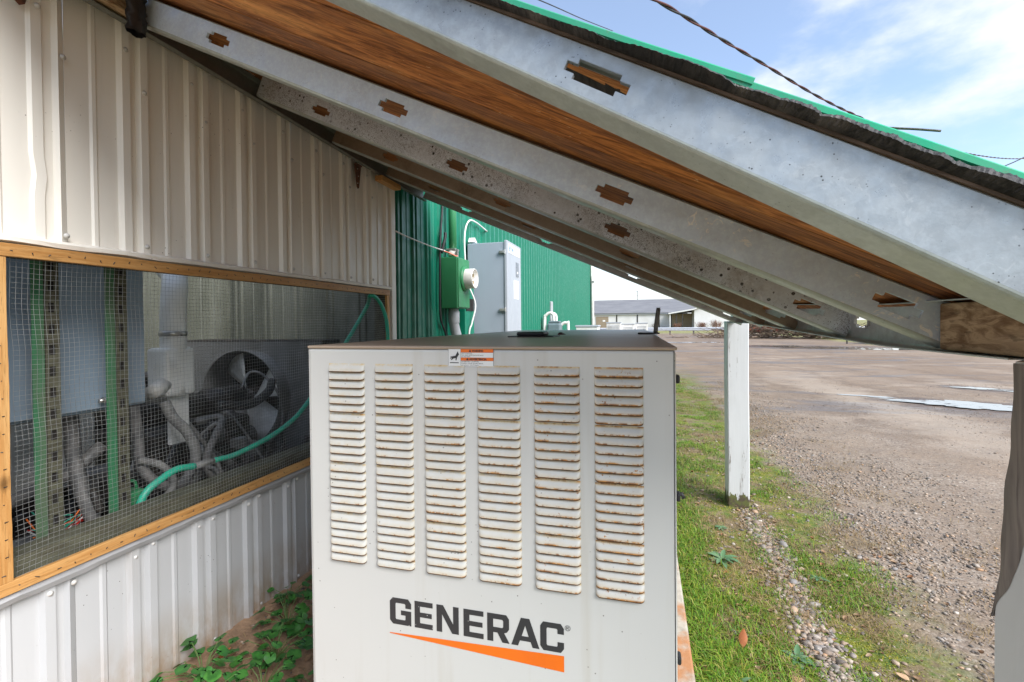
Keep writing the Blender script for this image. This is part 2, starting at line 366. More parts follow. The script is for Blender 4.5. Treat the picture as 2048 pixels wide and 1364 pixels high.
def text_mesh(name, s, size, mat, loc, rot=(math.pi/2, 0, 0), parent=None, width=None, bold=0):
    c = bpy.data.curves.new(name, 'FONT'); c.body = s; c.size = size; c.offset = bold; c.resolution_u = 3
    t = bpy.data.objects.new(name, c); COL.objects.link(t); dg = bpy.context.evaluated_depsgraph_get()
    me = bpy.data.meshes.new_from_object(t.evaluated_get(dg)); bpy.data.objects.remove(t)
    co_ = np.empty(len(me.vertices)*3); me.vertices.foreach_get('co', co_); co_ = co_.reshape(-1, 3)
    if width: co_[:, 0] = (co_[:, 0]-co_[:, 0].min())*width/(np.ptp(co_[:, 0]))
    me.vertices.foreach_set('co', co_.ravel()); me.transform(Matrix.Translation(loc) @ Matrix.Rotation(rot[2], 4, 'Z') @ Matrix.Rotation(rot[0], 4, 'X'))
    me.materials.clear(); me.materials.append(mat); me.name = name; return put(name, me, parent)
def flat_poly(outer, holes=()):
    bm = bmesh.new(); es = []
    for loop in [outer, *holes]:
        v = [bm.verts.new((x, y, 0)) for x, y in loop]; es += [bm.edges.new((v[i], v[(i+1) % len(v)])) for i in range(len(v))]
    bmesh.ops.triangle_fill(bm, edges=es, use_beauty=True); me = bpy.data.meshes.new('letter'); bm.to_mesh(me); bm.free(); return me

def H(x, y):   # ground height
    x = np.asarray(x, float); y = np.asarray(y, float)
    near = np.clip((14-np.hypot(x, y))/6, 0, 1)
    b = .010*np.sin(3.1*x+1.3*y)+.008*np.sin(5.3*y-2.2*x+1)+.006*np.sin(9.1*x+.5)*np.sin(7.7*y)
    strip = np.exp(-((x-.4)/.35)**2)*.02
    left = np.clip((-0.95-x)/.5, 0, 1)*.035
    return (b*.7+strip+left)*near - .012*(1-near)

# ------------------------------------------------------------------ ground
def vnoise(seed):
    g = np.random.default_rng(seed).random((64, 64))
    def f(x, y, s):
        x = np.asarray(x)*s; y = np.asarray(y)*s; i = np.floor(x).astype(int); j = np.floor(y).astype(int); u = x-i; v = y-j
        u = u*u*(3-2*u); v = v*v*(3-2*v); a = g[i % 64, j % 64]; b = g[(i+1) % 64, j % 64]; c = g[i % 64, (j+1) % 64]; d = g[(i+1) % 64, (j+1) % 64]
        return a*(1-u)*(1-v)+b*u*(1-v)+c*(1-u)*v+d*u*v
    return f
n1, n2, n3 = vnoise(1), vnoise(2), vnoise(3)

def mk_ground():
    n = NT('yard_ground'); p = n.sep(n.pos()); X, Y = p[0], p[1]
    wob = n.math('MULTIPLY', n.math('SUBTRACT', n.noise(2.2, 5, .6), .5), .9)
    xs = n.math('ADD', X, wob)
    soil = n.math('MULTIPLY', n.rng(xs, 1.28, .95), n.rng(Y, 14, 9))
    # compact lot
    big = n.noise(.35, 6, .6, (1, .55, 1)); med = n.noise(3, 5, .6)
    lot = n.mix(n.rng(big, .38, .66), (.198, .136, .088), (.268, .194, .134))
    lot = n.mix(n.rng(med, .42, .7, 0, .5), lot, (.145, .10, .072))
    vc = n.vor(75, outp=1); pe = n.ramp(n.sep(vc)[0], [(0, (.12, .10, .085)), (.3, (.26, .21, .17)), (.6, (.33, .28, .235)), (.85, (.46, .40, .33)), (1, (.62, .57, .50))])
    dens = n.rng(n.noise(1.1, 5, .65), .36, .68, .06, .45)
    nearf = n.rng(Y, 16, 4, .25, 1)
    lot = n.mix(n.math('MULTIPLY', dens, nearf), lot, pe)
    # damp, darker hollows and pale dried silt
    wet = n.math('MULTIPLY', n.rng(n.noise(.62, 7, .66, (.55, 1.7, 1), loc=(3.3, 7, 0), dist=.6), .50, .62), n.rng(Y, 4.5, 7.5))
    silt = n.math('MULTIPLY', n.rng(n.noise(.7, 7, .66, (.65, 1.5, 1), loc=(1, 2, 0)), .52, .66), n.rng(Y, 5, 8, 0, .6))
    lot = n.mix(silt, lot, (.39, .315, .245))
    lot = n.mix(n.math('MULTIPLY', wet, .85), lot, (.12, .088, .068))
    gr_ = n.noise(28, 6, .7)
    lot = n.mix(n.math('MULTIPLY', n.rng(gr_, .42, .66, 0, .55), n.rng(Y, 14, 5, .2, 1)), lot, (.15, .115, .09))
    lot = n.mix(n.math('MULTIPLY', n.rng(n.noise(60, 4, .7, loc=(5, 1, 0)), .52, .68, 0, .5), n.rng(Y, 12, 4, .15, 1)), lot, (.42, .35, .28))
    # pale dried wheel tracks curving across the yard
    for x0_, a_, w_ in ((2.9, .5, .75), (5.6, .9, .6)):
        cv = n.math('ADD', n.math('MULTIPLY', n.math('SINE', n.math('MULTIPLY', Y, .23)), a_), x0_)
        dd = n.math('ADD', n.math('ABSOLUTE', n.math('SUBTRACT', X, cv)), n.math('MULTIPLY', n.math('SUBTRACT', n.noise(1.4, 8, .75, loc=(x0_, 0, 0)), .5), 2.6))
        lot = n.mix(n.math('MULTIPLY', n.rng(dd, w_, w_*.1, 0, .55), n.math('MULTIPLY', n.rng(Y, 4.3, 6), n.rng(Y, 15, 9))), lot, (.39, .315, .245))
        lot = n.mix(n.math('MULTIPLY', n.rng(n.math('ABSOLUTE', n.math('SUBTRACT', dd, w_*1.1)), .14, .02, 0, .35), n.rng(Y, 4.5, 7)), lot, (.105, .072, .052))
    # dark damp mud round the standing water
    for (cx_, cy_, rx_, ry_, ro_) in ((4.55, 8.25, 1.25, .62, -.38), (7.2, 24.6, 4.2, 1.9, -.15), (5.9, 10.2, 1.0, .36, -.5), (2.1, 29.5, 3.2, 1.0, 0)):
        v_ = n.mapv(n.mapv(n.pos(), loc=(-cx_, -cy_, 0)), (1, 1, 0), (0, 0, -ro_)); v_ = n.mapv(v_, (1/rx_, 1/ry_, 0))
        ln_ = n.n('ShaderNodeVectorMath', operation='LENGTH'); n.l(v_, ln_.inputs[0])
        d_ = n.math('ADD', ln_.outputs['Value'], n.math('MULTIPLY', n.math('SUBTRACT', n.noise(2.2, 8, .75), .5), 2.4))
        mud = n.rng(d_, 1.15, .6); lot = n.mix(n.math('MULTIPLY', mud, .85), lot, (.095, .062, .045)); wet = n.math('MAXIMUM', wet, n.math('MULTIPLY', mud, .8))
    # soil and moss strip beside the slab
    sc = n.mix(n.rng(n.noise(9, 6, .65), .38, .66), (.12, .085, .04), (.22, .165, .09))
    sc = n.mix(n.rng(n.noise(5, 6, .65, loc=(4, 4, 0)), .42, .55, 0, .9), sc, n.mix(n.rng(n.noise(24, 4), .35, .65), (.065, .12, .010), (.16, .17, .015)))
    sc = n.mix(n.rng(n.vor(90), .30, .12, 0, .5), sc, (.38, .32, .26))
    dirt = n.mix(n.rng(n.noise(11, 6, .65), .36, .68), (.40, .255, .155), (.25, .16, .10))
    sc = n.mix(n.rng(X, -.6, -.8), sc, dirt)
    col = n.mix(soil, lot, sc)
    ax = n.math('ADD', X, n.math('MULTIPLY', n.math('SUBTRACT', n.noise(.4, 4), .5), 3.5))
    verge = n.math('MAXIMUM', n.rng(ax, 10.6, 11.3), n.rng(n.math('ADD', Y, n.math('MULTIPLY', wob, 3)), 49, 53))
    vg = n.mix(n.rng(n.noise(1.4, 6, .65), .38, .62), (.15, .17, .035), (.30, .25, .11))
    col = n.mix(verge, col, vg)
    hsum = n.math('ADD', n.math('MULTIPLY', n.vor(75), -.5), n.math('ADD', n.noise(40, 5, .6), n.math('MULTIPLY', n.noise(6, 4), 2)))
    n.bump(hsum, .45, .012)
    return n.fin(col, n.fmix(n.math('MULTIPLY', wet, .8), .9, .30), 0, .4)
ground_mat = mk_ground()
def axis_pts(a, b, fine0, fine1, step, grow=1.28):
    v = list(np.arange(fine0, fine1+1e-6, step)); d = step
    while v[-1] < b: d *= grow; v.append(min(b, v[-1]+d))
    d = step; lo = []
    x = fine0
    while x > a: d *= grow; x = max(a, x-d); lo.append(x)
    return np.array(lo[::-1]+v)
gx = axis_pts(-600, 600, -2.0, 4.5, .07); gy = axis_pts(-300, 900, .2, 7.0, .07)
XX, YY = np.meshgrid(gx, gy, indexing='ij'); ZZ = H(XX, YY)
vv = np.stack([XX, YY, ZZ], -1).reshape(-1, 3); na, nb = len(gx), len(gy)
ii, jj = np.meshgrid(np.arange(na-1), np.arange(nb-1), indexing='ij'); q = (ii*nb+jj).ravel()
ff = np.stack([q, q+nb, q+nb+1, q+1], -1)
def np_mesh(name, v, f, mats, smooth=False, midx=None):
    me = bpy.data.meshes.new(name); k = f.shape[1]
    me.vertices.add(len(v)); me.vertices.foreach_set('co', np.ascontiguousarray(v, np.float32).ravel())
    me.loops.add(f.size); me.loops.foreach_set('vertex_index', np.ascontiguousarray(f, np.int32).ravel())
    me.polygons.add(len(f)); me.polygons.foreach_set('loop_start', np.arange(0, f.size, k, dtype=np.int32)); me.polygons.foreach_set('loop_total', np.full(len(f), k, np.int32))
    for m in (mats if isinstance(mats, list) else [mats]): me.materials.append(m)
    if midx is not None: me.polygons.foreach_set('material_index', midx.astype(np.int32))
    me.update(calc_edges=True)
    if smooth: me.polygons.foreach_set('use_smooth', np.ones(len(f), bool))
    return me
tag(put('ground', np_mesh('ground', vv, ff, ground_mat, True)), 'brown compacted gravel yard with mossy soil beside the machine', kind='structure')

# puddles: thin sheets of standing water
water = NT('puddle_water'); water.fin((.30, .26, .22), .02, 0, 1.0); water.bump(water.noise(6, 2), .02, .01)
wp_ = water.rng(water.noise(2.6, 7, .7, (.7, 1.5, 1)), .40, .47); water.set(water.b.inputs['Alpha'], wp_)
def puddle(cx, cy, rx, ry, rot, seed, label):
    r = np.random.default_rng(seed); ph = r.random(6)*6.28; am = r.random(6)
    pts = []
    ph = r.random(40)*6.28; am = r.random(40)
    for k in range(260):
        a = 2*math.pi*k/260; d = 1+sum(.30*(am[i]-.2)*math.sin((i+2)*a+ph[i])/(1+.30*i) for i in range(34))
        d = max(.25, d); x, y = rx*d*math.cos(a), ry*d*math.sin(a)
        pts.append((cx+x*math.cos(rot)-y*math.sin(rot), cy+x*math.sin(rot)+y*math.cos(rot)))
    zt = max(float(H(x, y)) for x, y in pts)+.004
    zt = max(zt, float(H(cx, cy))+.006)
    mb = MB(); c = (cx, cy, zt); mb.add([(x, y, zt) for x, y in pts], [tuple(range(260))])
    return tag(mb.build('puddle', water.m, recalc=False), label, kind='structure')
puddle(4.55, 8.25, .85, .33, -.38, 11, 'long bright rain puddle in the yard past the white post')
puddle(7.9, 24.2, 2.3, .95, -.2, 12, 'far rain puddle near the grass verge')
puddle(6.1, 25.6, 1.3, .5, .1, 13, 'ragged far puddle beside the bigger one')
puddle(2.1, 29.5, 2.3, .55, .0, 14, 'thin sheet of water in the middle of the yard')
puddle(5.9, 10.2, .6, .16, -.5, 15, 'narrow puddle beyond the long bright one')
puddle(3.5, 8.95, .32, .10, -.4, 16, 'tiny puddle at the near end of the long bright one')
puddle(5.6, 7.5, .45, .10, -.3, 17, 'tiny puddle at the right end of the long bright one')
puddle(9.6, 22.9, 1.4, .35, -.1, 18, 'thin far puddle on the right by the verge')

# ------------------------------------------------------------------ concrete pad
mb = MB(); mb.box(-.98, .158, .86, 3.42, -.15, .085)
tag(mb.build('concrete_pad', M['concrete'], bevel=.008), 'low rust stained concrete slab under the white generator', 'slab')

# ------------------------------------------------------------------ generator
G0, G1, GY, GB, GZ = -.819, .065, 1.025, 3.2, 1.195
gen = thing('standby_generator', 'white steel standby generator with rust streaked louvers and dusty lid with a painted sky sheen', 'generator', (-.377, 2.1, .085))
mb = MB(); mb.box(G0, G1, GY, GB, .085, GZ-.006); mb.build('enclosure', M['gen'], gen, bevel=.006)
mb = MB(); mb.prism([(G0-.003, GY-.002), (G1+.003, GY-.002), (.016, GB+.004), (G0+.02, GB+.004)], 'z', GZ-.0055, GZ+.002); mb.build('lid', M['lid'], gen, bevel=.0035)
mb = MB(); mb.box(G1-.0045, G1-.0030, GY-.0004, GY+.004, .10, GZ-.007); mb.build('corner_seam', M['label_ink'], gen)
mb = MB(); mb.box(G0-.003, G0+.004, GY+.004, GY+.03, .10, GZ-.007); mb.build('corner_seam', M['gen'], gen, bevel=.001)
# louvers pressed out of the front panel
def louver_mesh(wd=.101, ht=.0192, D=.0095):
    mb = MB(); nu, nv = 17, 7; P = []
    def endp(u):
        e = min(u, 1-u)/.11
        return 1.0 if e >= 1 else math.sqrt(max(0, 1-(1-e)**2))
    us = [0, .008, .022, .045, .075, .11]+[.11+.78*k/6 for k in range(1, 6)]+[.89, .925, .955, .978, .992, 1]
    nu = len(us)
    for v in range(nv):
        t = v/(nv-1); row = []
        for u in us:
            e = endp(u); d = D*e*(t**1.7*(3-2*t)/(1))*1.0
            z = ht*(1-t)+.0035*(1-e)*t
            row.append(((u-.5)*wd, -d-.0002, z))
        P.append(row)
    mb.sheet(P)
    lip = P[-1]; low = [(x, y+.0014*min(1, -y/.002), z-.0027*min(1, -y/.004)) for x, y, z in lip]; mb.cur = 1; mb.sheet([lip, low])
    back = [(x, -.0003, z+.0034) for x, y, z in lip]; mb.cur = 2; mb.sheet([low, back])  # black closing face painted in for the dark under the hood
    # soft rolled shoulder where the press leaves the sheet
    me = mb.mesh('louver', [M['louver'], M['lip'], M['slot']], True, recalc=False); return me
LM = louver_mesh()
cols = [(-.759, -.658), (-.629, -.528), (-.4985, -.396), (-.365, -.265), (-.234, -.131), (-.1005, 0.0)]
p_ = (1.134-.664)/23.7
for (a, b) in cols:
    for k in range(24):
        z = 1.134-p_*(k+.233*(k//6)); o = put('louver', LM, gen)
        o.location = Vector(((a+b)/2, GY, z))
# strips of tape-like shadowless slots are not needed: each louver's rusty lip carries the painted shadow line
# lettering
logo = bpy.data.objects.new('lettering', None); COL.objects.link(logo); logo.parent = gen; logo.matrix_parent_inverse = Matrix.Translation(-gen.location)
L = {'G': ([(1, .64), (1, .84), (.86, 1), (.14, 1), (0, .86), (0, .14), (.14, 0), (.86, 0), (.9, .05), (.92, 0), (1, 0), (1, .55), (.52, .55), (.52, .37), (.73, .37), (.73, .22), (.70, .19), (.30, .19), (.27, .23), (.27, .77), (.30, .81), (.70, .81), (.73, .77), (.73, .64)], []),
     'E': ([(0, 0), (1, 0), (1, .19), (.3, .19), (.3, .41), (.95, .41), (.95, .59), (.3, .59), (.3, .81), (1, .81), (1, 1), (0, 1)], []),
     'N': ([(0, 0), (.25, 0), (.25, .66), (.70, 0), (1, 0), (1, 1), (.75, 1), (.75, .34), (.30, 1), (0, 1)], []),
     'R': ([(0, 0), (.27, 0), (.27, .33), (.46, .33), (.68, 0), (1, 0), (.76, .345), (.88, .38), (.98, .50), (.98, .86), (.86, 1), (0, 1)], [[(.27, .52), (.68, .52), (.72, .56), (.72, .77), (.68, .81), (.27, .81)]]),
     'A': ([(0, 0), (.24, 0), (.31, .19), (.69, .19), (.76, 0), (1, 0), (.65, 1), (.35, 1)], [[(.375, .36), (.625, .36), (.5, .74)]]),
     'C': ([(1, .64), (1, .85), (.87, 1), (.13, 1), (0, .85), (0, .15), (.13, 0), (.87, 0), (1, .15), (1, .36), (.73, .36), (.73, .23), (.70, .19), (.30, .19), (.27, .23), (.27, .77), (.30, .81), (.70, .81), (.73, .77), (.73, .64)], [])}
spans = [('G', -.597, -.540), ('E', -.531, -.484), ('N', -.474, -.418), ('E', -.406, -.357), ('R', -.348, -.295), ('A', -.291, -.226), ('C', -.224, -.171)]
for ch, a, b in spans:
    me = flat_poly(*L[ch]); me.transform(Matrix(((b-a, 0, 0, a), (0, 0, 1, GY-.0006), (0, .064, 0, .523), (0, 0, 0, 1)))); me.materials.append(M['ink'])
    o = put('letter', me); o.parent = logo; o.matrix_parent_inverse = Matrix.Identity(4)
o = text_mesh('registered_mark', '®', .017, M['ink'], (-.169, GY-.0006, .574)); o.parent = logo; o.matrix_parent_inverse = Matrix.Identity(4)
mb = MB(); mb.add([(-.598, GY-.0006, .4985), (-.171, GY-.0006, .481), (-.171, GY-.0006, .517), (-.598, GY-.0006, .5005)], [(0, 1, 2, 3)])
o = mb.build('orange_wedge', M['orange']); o.parent = logo; o.matrix_parent_inverse = Matrix.Identity(4)
# warning sticker
S0, S1, SZ0, SZ1 = -.4365, -.326, 1.1495, 1.1905; SY = GY-.0006
def rect(mb, a, b, z0, z1, y): mb.add([(a, y, z0), (b, y, z0), (b, y, z1), (a, y, z1)], [(0, 1, 2, 3)])
mb = MB(); rect(mb, S0, S1, SZ0, SZ1, SY); lab = mb.build('warning_label', M['label_ink'], gen)
def sub(o): o.parent = lab; o.matrix_parent_inverse = lab.matrix_parent_inverse.inverted() @ Matrix.Translation(-gen.location) if False else Matrix.Identity(4); return o
def rel(o):
    o.parent = lab; o.matrix_parent_inverse = Matrix.Identity(4)
    return o
t = .0006; sm = S0+.031; hz = (SZ0+SZ1)/2
mb = MB(); rect(mb, S0+t, sm-t/2, SZ0+t, SZ1-t, SY-.0003); rel(mb.build('pictogram_field', M['sticker']))
mb = MB(); rect(mb, sm+t/2, S1-t, hz+t+.0002, SZ1-.0085, SY-.0003); rel(mb.build('text_field', M['sticker']))
mb = MB(); rect(mb, sm+t/2, S1-t, SZ0+t, hz-.0068, SY-.0003); rel(mb.build('text_field', M['sticker']))
mb = MB(); rect(mb, sm+t/2, S1-t, SZ1-.0080, SZ1-t, SY-.0003); rel(mb.build('orange_band', M['orange']))
mb = MB(); rect(mb, sm+t/2, S1-t, hz-.0063, hz+.0006, SY-.0003); rel(mb.build('orange_band', M['orange']))
rel(text_mesh('print', '▲ WARNING', .0064, M['label_ink'], (sm+.020, SY-.0006, SZ1-.0065), width=.035, bold=.0003))
rel(text_mesh('print', '▲ ADVERTENCIA', .0062, M['label_ink'], (sm+.013, SY-.0006, hz-.0050), width=.050, bold=.0003))
for i, (s, wd) in enumerate([('HOT SURFACES', .026), ('Can cause severe personal injury.', .054), ('Do not touch.', .022)]):
    rel(text_mesh('print', s, .0038, M['label_ink'], (sm+.002, SY-.0006, SZ1-.0120-i*.0033), width=wd))
for i, (s, wd) in enumerate([('EXTERIORES CALIENTES', .042), ('Pueden causar graves daños', .052), ('personales. No lo toque.', .042)]):
    rel(text_mesh('print', s, .0038, M['label_ink'], (sm+.002, SY-.0006, hz-.0098-i*.0040), width=wd))
me = flat_poly([(.1, .52), (.62, .60), (.86, .98), (1, .72), (.80, .46), (.72, .2), (.64, .2), (.64, .40), (.42, .36), (.22, .22), (.16, .27), (.30, .40), (.08, .34), (.05, .39), (.28, .46), (.08, .46)])
me.transform(Matrix(((.024, 0, 0, S0+.003), (0, 0, 1, SY-.0006), (0, .027, 0, SZ0+.009), (0, 0, 0, 1)))); me.materials.append(M['label_ink']); rel(put('hand_pictogram', me))
mb = MB(); rect(mb, S0+.004, S0+.026, SZ0+.008, SZ0+.0100, SY-.0006); rel(mb.build('hot_plate_pictogram', M['label_ink']))
# lid fittings
mb = MB(); mb.box(-.475, -.305, 1.66, 1.80, GZ+.002, GZ+.006); mb.build('vent_plate', M['black'], gen, bevel=.002)
mb = MB(); mb.box(-.447, -.345, 1.68, 1.78, GZ+.0062, GZ+.020); mb.build('vent_cap', M['black'], gen, bevel=.006)
mb = MB(); mb.prism([(-.350, GZ+.002), (-.318, GZ+.002), (-.338, GZ+.012), (-.343, GZ+.010)], 'y', 1.99, 2.03); mb.build('red_flag', M['cable_red'], gen)
rod = thing('lifting_lever', 'black rubber gripped lever leaning up from the generator lid edge', 'lever', (.058, 2.03, GZ))
mb = MB(); mb.tube(smooth_path([(.050, 2.03, GZ+.006), (.054, 2.03, GZ+.05), (.062, 2.03, GZ+.105)], 4), .009, 10); mb.lathe([(.001, -.004), (.007, -.002), (.009, .002)], (.062, 2.03, GZ+.108)); mb.build('grip', M['rubber'], rod, True)
mb = MB(); mb.box(-.02, .066, 2.015, 2.045, GZ+.0025, GZ+.009); mb.build('bracket', M['black'], rod, bevel=.002)
for z in (1.128, .88, .535):
    mb = MB(); mb.box(G1+.0002, G1+.009, .03+GY-.012, .03+GY+.012, z-.009, z+.009); mb.build('latch', M['black'], gen, bevel=.004)
mb = MB(); mb.tube([(G1, 1.3, .80), (G1+.03, 1.3, .80), (G1+.034, 1.3, .79)], .0055, 8); mb.build('drain_stub', M['black'], gen, True)

# ------------------------------------------------------------------ lean-to roof
SL = .4805; CA = 1/math.sqrt(1+SL*SL); SA = SL*CA
def RP(x, t, y):
    """point on the roof: x = position along the slope base line, t = height square to the slope above the rafter's lower edge"""
    k = min(1, max(0, (1.12-y)/.49))          # the open end of the roof has crept up towards the wall
    s = min(1, max(0, (y-1.3)/1.6))           # and its far end sits lower at the wall and higher at the eave
    return (x+t*SA, y, 1.467-SL*x+t*CA-(x-.28)*.055*k+s*(-.040+.0345*(x+1.457)))
def eave_z(y): s = min(1, max(0, (y-1.3)/1.4)); return .048*s
roof = thing('lean_to_roof', 'sagging lean-to roof of punched steel studs, amber boards and green sheet', 'roof', (-.5, 1.9, 1.7))
DP = .083
def stud_sheet(mb, P, u0, u1, holes, depth, fl, lip, bend=None, flip=False):
    """C stud. P(u, t, w): along, across the web, out along the flange."""
    hl = [(.0275, .008, .041), (.0275, .0172, .0275)]
    edges = {u0, u1}
    for h in holes:
        edges |= {h-.041, h-.0275, h+.0275, h+.041}
    k = u0
    while k < u1: edges.add(k); k += .12
    es = sorted(e for e in edges if u0-1e-6 <= e <= u1+1e-6)
    c = .0065; mid = depth/2
    for a, b in zip(es[:-1], es[1:]):
        m = (a+b)/2; hh = 0; mb.cur = 0
        for h in holes:
            d = abs(m-h)
            if d < .0275: hh = .0172
            elif d < .041: hh = .0085
        if hh:
            for sg in (-1, 1): mb.quad(P(a, mid+sg*hh, 0), P(b, mid+sg*hh, 0), P(b, mid+sg*hh, .007), P(a, mid+sg*hh, .007))
            if hh < .01:
                for e_ in (a, b):
                    o_ = abs(abs(e_-min(holes, key=lambda q: abs(q-m)))-.041) < 1e-4
                    for z0_, z1_ in ([(-hh, hh)] if o_ else [(-.0172, -hh), (hh, .0172)]): mb.quad(P(e_, mid+z0_, 0), P(e_, mid+z1_, 0), P(e_, mid+z1_, .007), P(e_, mid+z0_, .007))
            mb.quad(P(a, c, 0), P(b, c, 0), P(b, mid-hh, 0), P(a, mid-hh, 0)); mb.quad(P(a, mid+hh, 0), P(b, mid+hh, 0), P(b, depth-c, 0), P(a, depth-c, 0))
        else:
            mb.quad(P(a, c, 0), P(b, c, 0), P(b, mid-.0172, 0), P(a, mid-.0172, 0)); mb.quad(P(a, mid-.0172, 0), P(b, mid-.0172, 0), P(b, mid+.0172, 0), P(a, mid+.0172, 0)); mb.quad(P(a, mid+.0172, 0), P(b, mid+.0172, 0), P(b, depth-c, 0), P(a, depth-c, 0))
        mb.cur = 1
        def bw(u): return bend(u) if bend else (0, 0)
        A, B = bw(a), bw(b)
        arc = [(c*(1-math.sin(q)), c*(1-math.cos(q))) for q in (0, .393, .785, 1.178, 1.5708)]
        for (t0, w0), (t1, w1) in zip(arc[:-1], arc[1:]): mb.quad(P(a, t0, w0), P(b, t0, w0), P(b, t1, w1), P(a, t1, w1))
        mb.quad(P(a, 0, c), P(b, 0, c), P(b, B[1], fl+B[0]), P(a, A[1], fl+A[0]))
        mb.quad(P(a, A[1], fl+A[0]), P(b, B[1], fl+B[0]), P(b, lip+B[1], fl+B[0]), P(a, lip+A[1], fl+A[0]))
        e = .0035; mb.cur = 0; mb.quad(P(a, depth-c, 0), P(b, depth-c, 0), P(b, depth-e, 0), P(a, depth-e, 0)); mb.cur = 1; mb.quad(P(a, depth-e, 0), P(b, depth-e, 0), P(b, depth, e), P(a, depth, e))  # top bend takes the flange tone as a painted highlight
        mb.quad(P(a, depth, e), P(b, depth, e), P(b, depth, fl), P(a, depth, fl))
        mb.quad(P(a, depth, fl), P(b, depth, fl), P(b, depth-lip, fl), P(a, depth-lip, fl))
rafY = [.63, 1.12, 1.61, 2.10, 2.62, 3.14]
rmat = ['galv_outdoor_toned', 'galv_smudge', 'galv_spot', 'galv_reflect', 'galv_reflect', 'galv_dull']
rlab = ['bright outdoor rafter at the open end', 'smooth grey rafter with white smudges', 'rafter peppered with black mildew spots', None, None, None]
for i, (y, mn) in enumerate(zip(rafY, rmat)):
    mb = MB(); off = -.03 if i == 1 else 0
    hs = [h-.0*i for h in (-1.19, -.62, -.055, .505)]
    if i == 2: hs = [h-.025 for h in hs]
    if i == 0: hs = [-1.2, -.63, -.06]
    if i == 1: hs = [-1.19, -.625, -.062, .49]
    # vertical position of a point half way up the web is shifted by t*SA along x
    hs = [h-.04*SA for h in hs]
    bend = None
    if i == 0:
        def bend(u): b = 1/(1+math.exp((u+.235)/.02)); return (.006*b, -.007+.004*b)
    stud_sheet(mb, lambda u, t, w, y=y, q=(1 if i == 0 else 0): RP(u, t+q*(.0115-.045*max(u, -.6))*(1-t/DP), y+w), -1.52, .60 if i == 0 else .575, hs, DP, .041, .012, bend)
    o = mb.build('rafter', [M[mn], M['galv_flange_lit']], roof, recalc=True, solid=.0012)
    if rlab[i]: o['label'] = rlab[i]
# eave track: a punched channel running along the low edge
mb = MB()
stud_sheet(mb, lambda u, t, w: (.588-w, u, 1.186+t+eave_z(u)), .90, 3.58, [1.525, 2.13, 2.73, 3.33], .098, .05, .002)
mb.build('eave_channel', [M['galv_dull'], M['galv_flange_lit']], roof, solid=.0012)
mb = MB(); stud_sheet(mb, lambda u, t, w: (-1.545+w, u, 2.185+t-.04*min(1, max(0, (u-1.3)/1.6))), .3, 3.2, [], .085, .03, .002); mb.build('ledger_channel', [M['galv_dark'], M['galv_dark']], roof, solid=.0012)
mb = MB(); mb.box(.556, .5860, .68, 1.112, 1.1895, 1.279); mb.build('header_block', M['block'], roof, bevel=.004)
mb = MB(); mb.box(-1.53, -1.49, .675, 1.115, 2.195, 2.262); mb.build('header_block', M['block'], roof, bevel=.004)
mb = MB(); mb.box(-1.55, -1.50, 2.55, 2.78, 2.112, 2.144); mb.build('wood_packer', M['pine_y'], roof, bevel=.003)
# roof boards
bY = np.linspace(.6285, 3.30, 15)
for k in range(14):
    mb = MB(); a, b = bY[k], bY[k+1]-.005; dz = random.uniform(-.0006, .0006)
    vs = [RP(x, DP+.0012+t+dz, y) for t in (0, .0036) for y in (a, b) for x in (-1.64, .592)]
    mb.add(vs, [(0, 2, 3, 1), (4, 5, 7, 6), (0, 1, 5, 4), (2, 6, 7, 3), (0, 4, 6, 2), (1, 3, 7, 5)])
    mb.build('roof_board', M['deck'] if k else M['deck'], roof, bevel=.0012)
mb = MB(); vs = [RP(x, DP+t, y) for t in (-.0012, .0048) for y in (.6258, .6294) for x in (-1.64, .60)]
mb.add(vs, [(0, 2, 3, 1), (4, 5, 7, 6), (0, 1, 5, 4), (2, 6, 7, 3), (0, 4, 6, 2), (1, 3, 7, 5)]); mb.build('edge_strip', M['ply_edge'], roof)
# curled, split shingle edges hanging over the gable
TS = DP+.0042
def gap(x): return max(.0032, .0022+.031*(x+.15))
x = -.95; si = 0
while x < .56:
    r_ = random.Random(140+si); wl = r_.uniform(.085, .15) if x > -.2 else r_.uniform(.12, .2)
    x1 = x+wl+.022; nu = 72; P = []; ph = r_.random()*6; tilt = r_.uniform(-.12, .22); n_ = [r_.uniform(-1, 1) for _ in range(nu+1)]; bul = r_.uniform(.009, .016)
    for iu in range(nu+1):
        u = iu/nu; xx = x+u*(x1-x); hh = gap(xx)
        f = (.45+.68*min(1, u/.22)**.7)*(1-.75*max(0, (u-.84)/.16)**1.4)*(.92+.16*math.sin(5*u+ph))
        rag = .0012*n_[iu]+.0010*math.sin(37*u+ph); fib = .0013*n_[(iu*7) % nu]+.0012*math.sin(19*u+ph)
        sh = tilt*hh                                  # the fibres lean along the slope
        o_ = .0012*(1-u)+.0025*u*(si % 2)
        row = [RP(xx, TS+.0045, .80), RP(xx, TS+.004+hh*.55*f, .648), RP(xx+sh, TS+hh*f*.97+rag, .625+.3*fib), RP(xx+sh, TS+hh*f*.92+rag, .6215+fib), RP(xx+.6*sh, TS+hh*f*.62, .6235-bul*.8*f+fib-o_), RP(xx+.3*sh, TS+hh*f*.34, .6225-bul*f+fib-o_), RP(xx, TS+hh*.06, .6205-.3*bul*f+fib), RP(xx, TS-.001, .626)]
        P.append(row)
    mb = MB(); mb.sheet(P); mb.build('shingle', M['fibre'], roof, False, solid=.0022); x += wl; si += 1
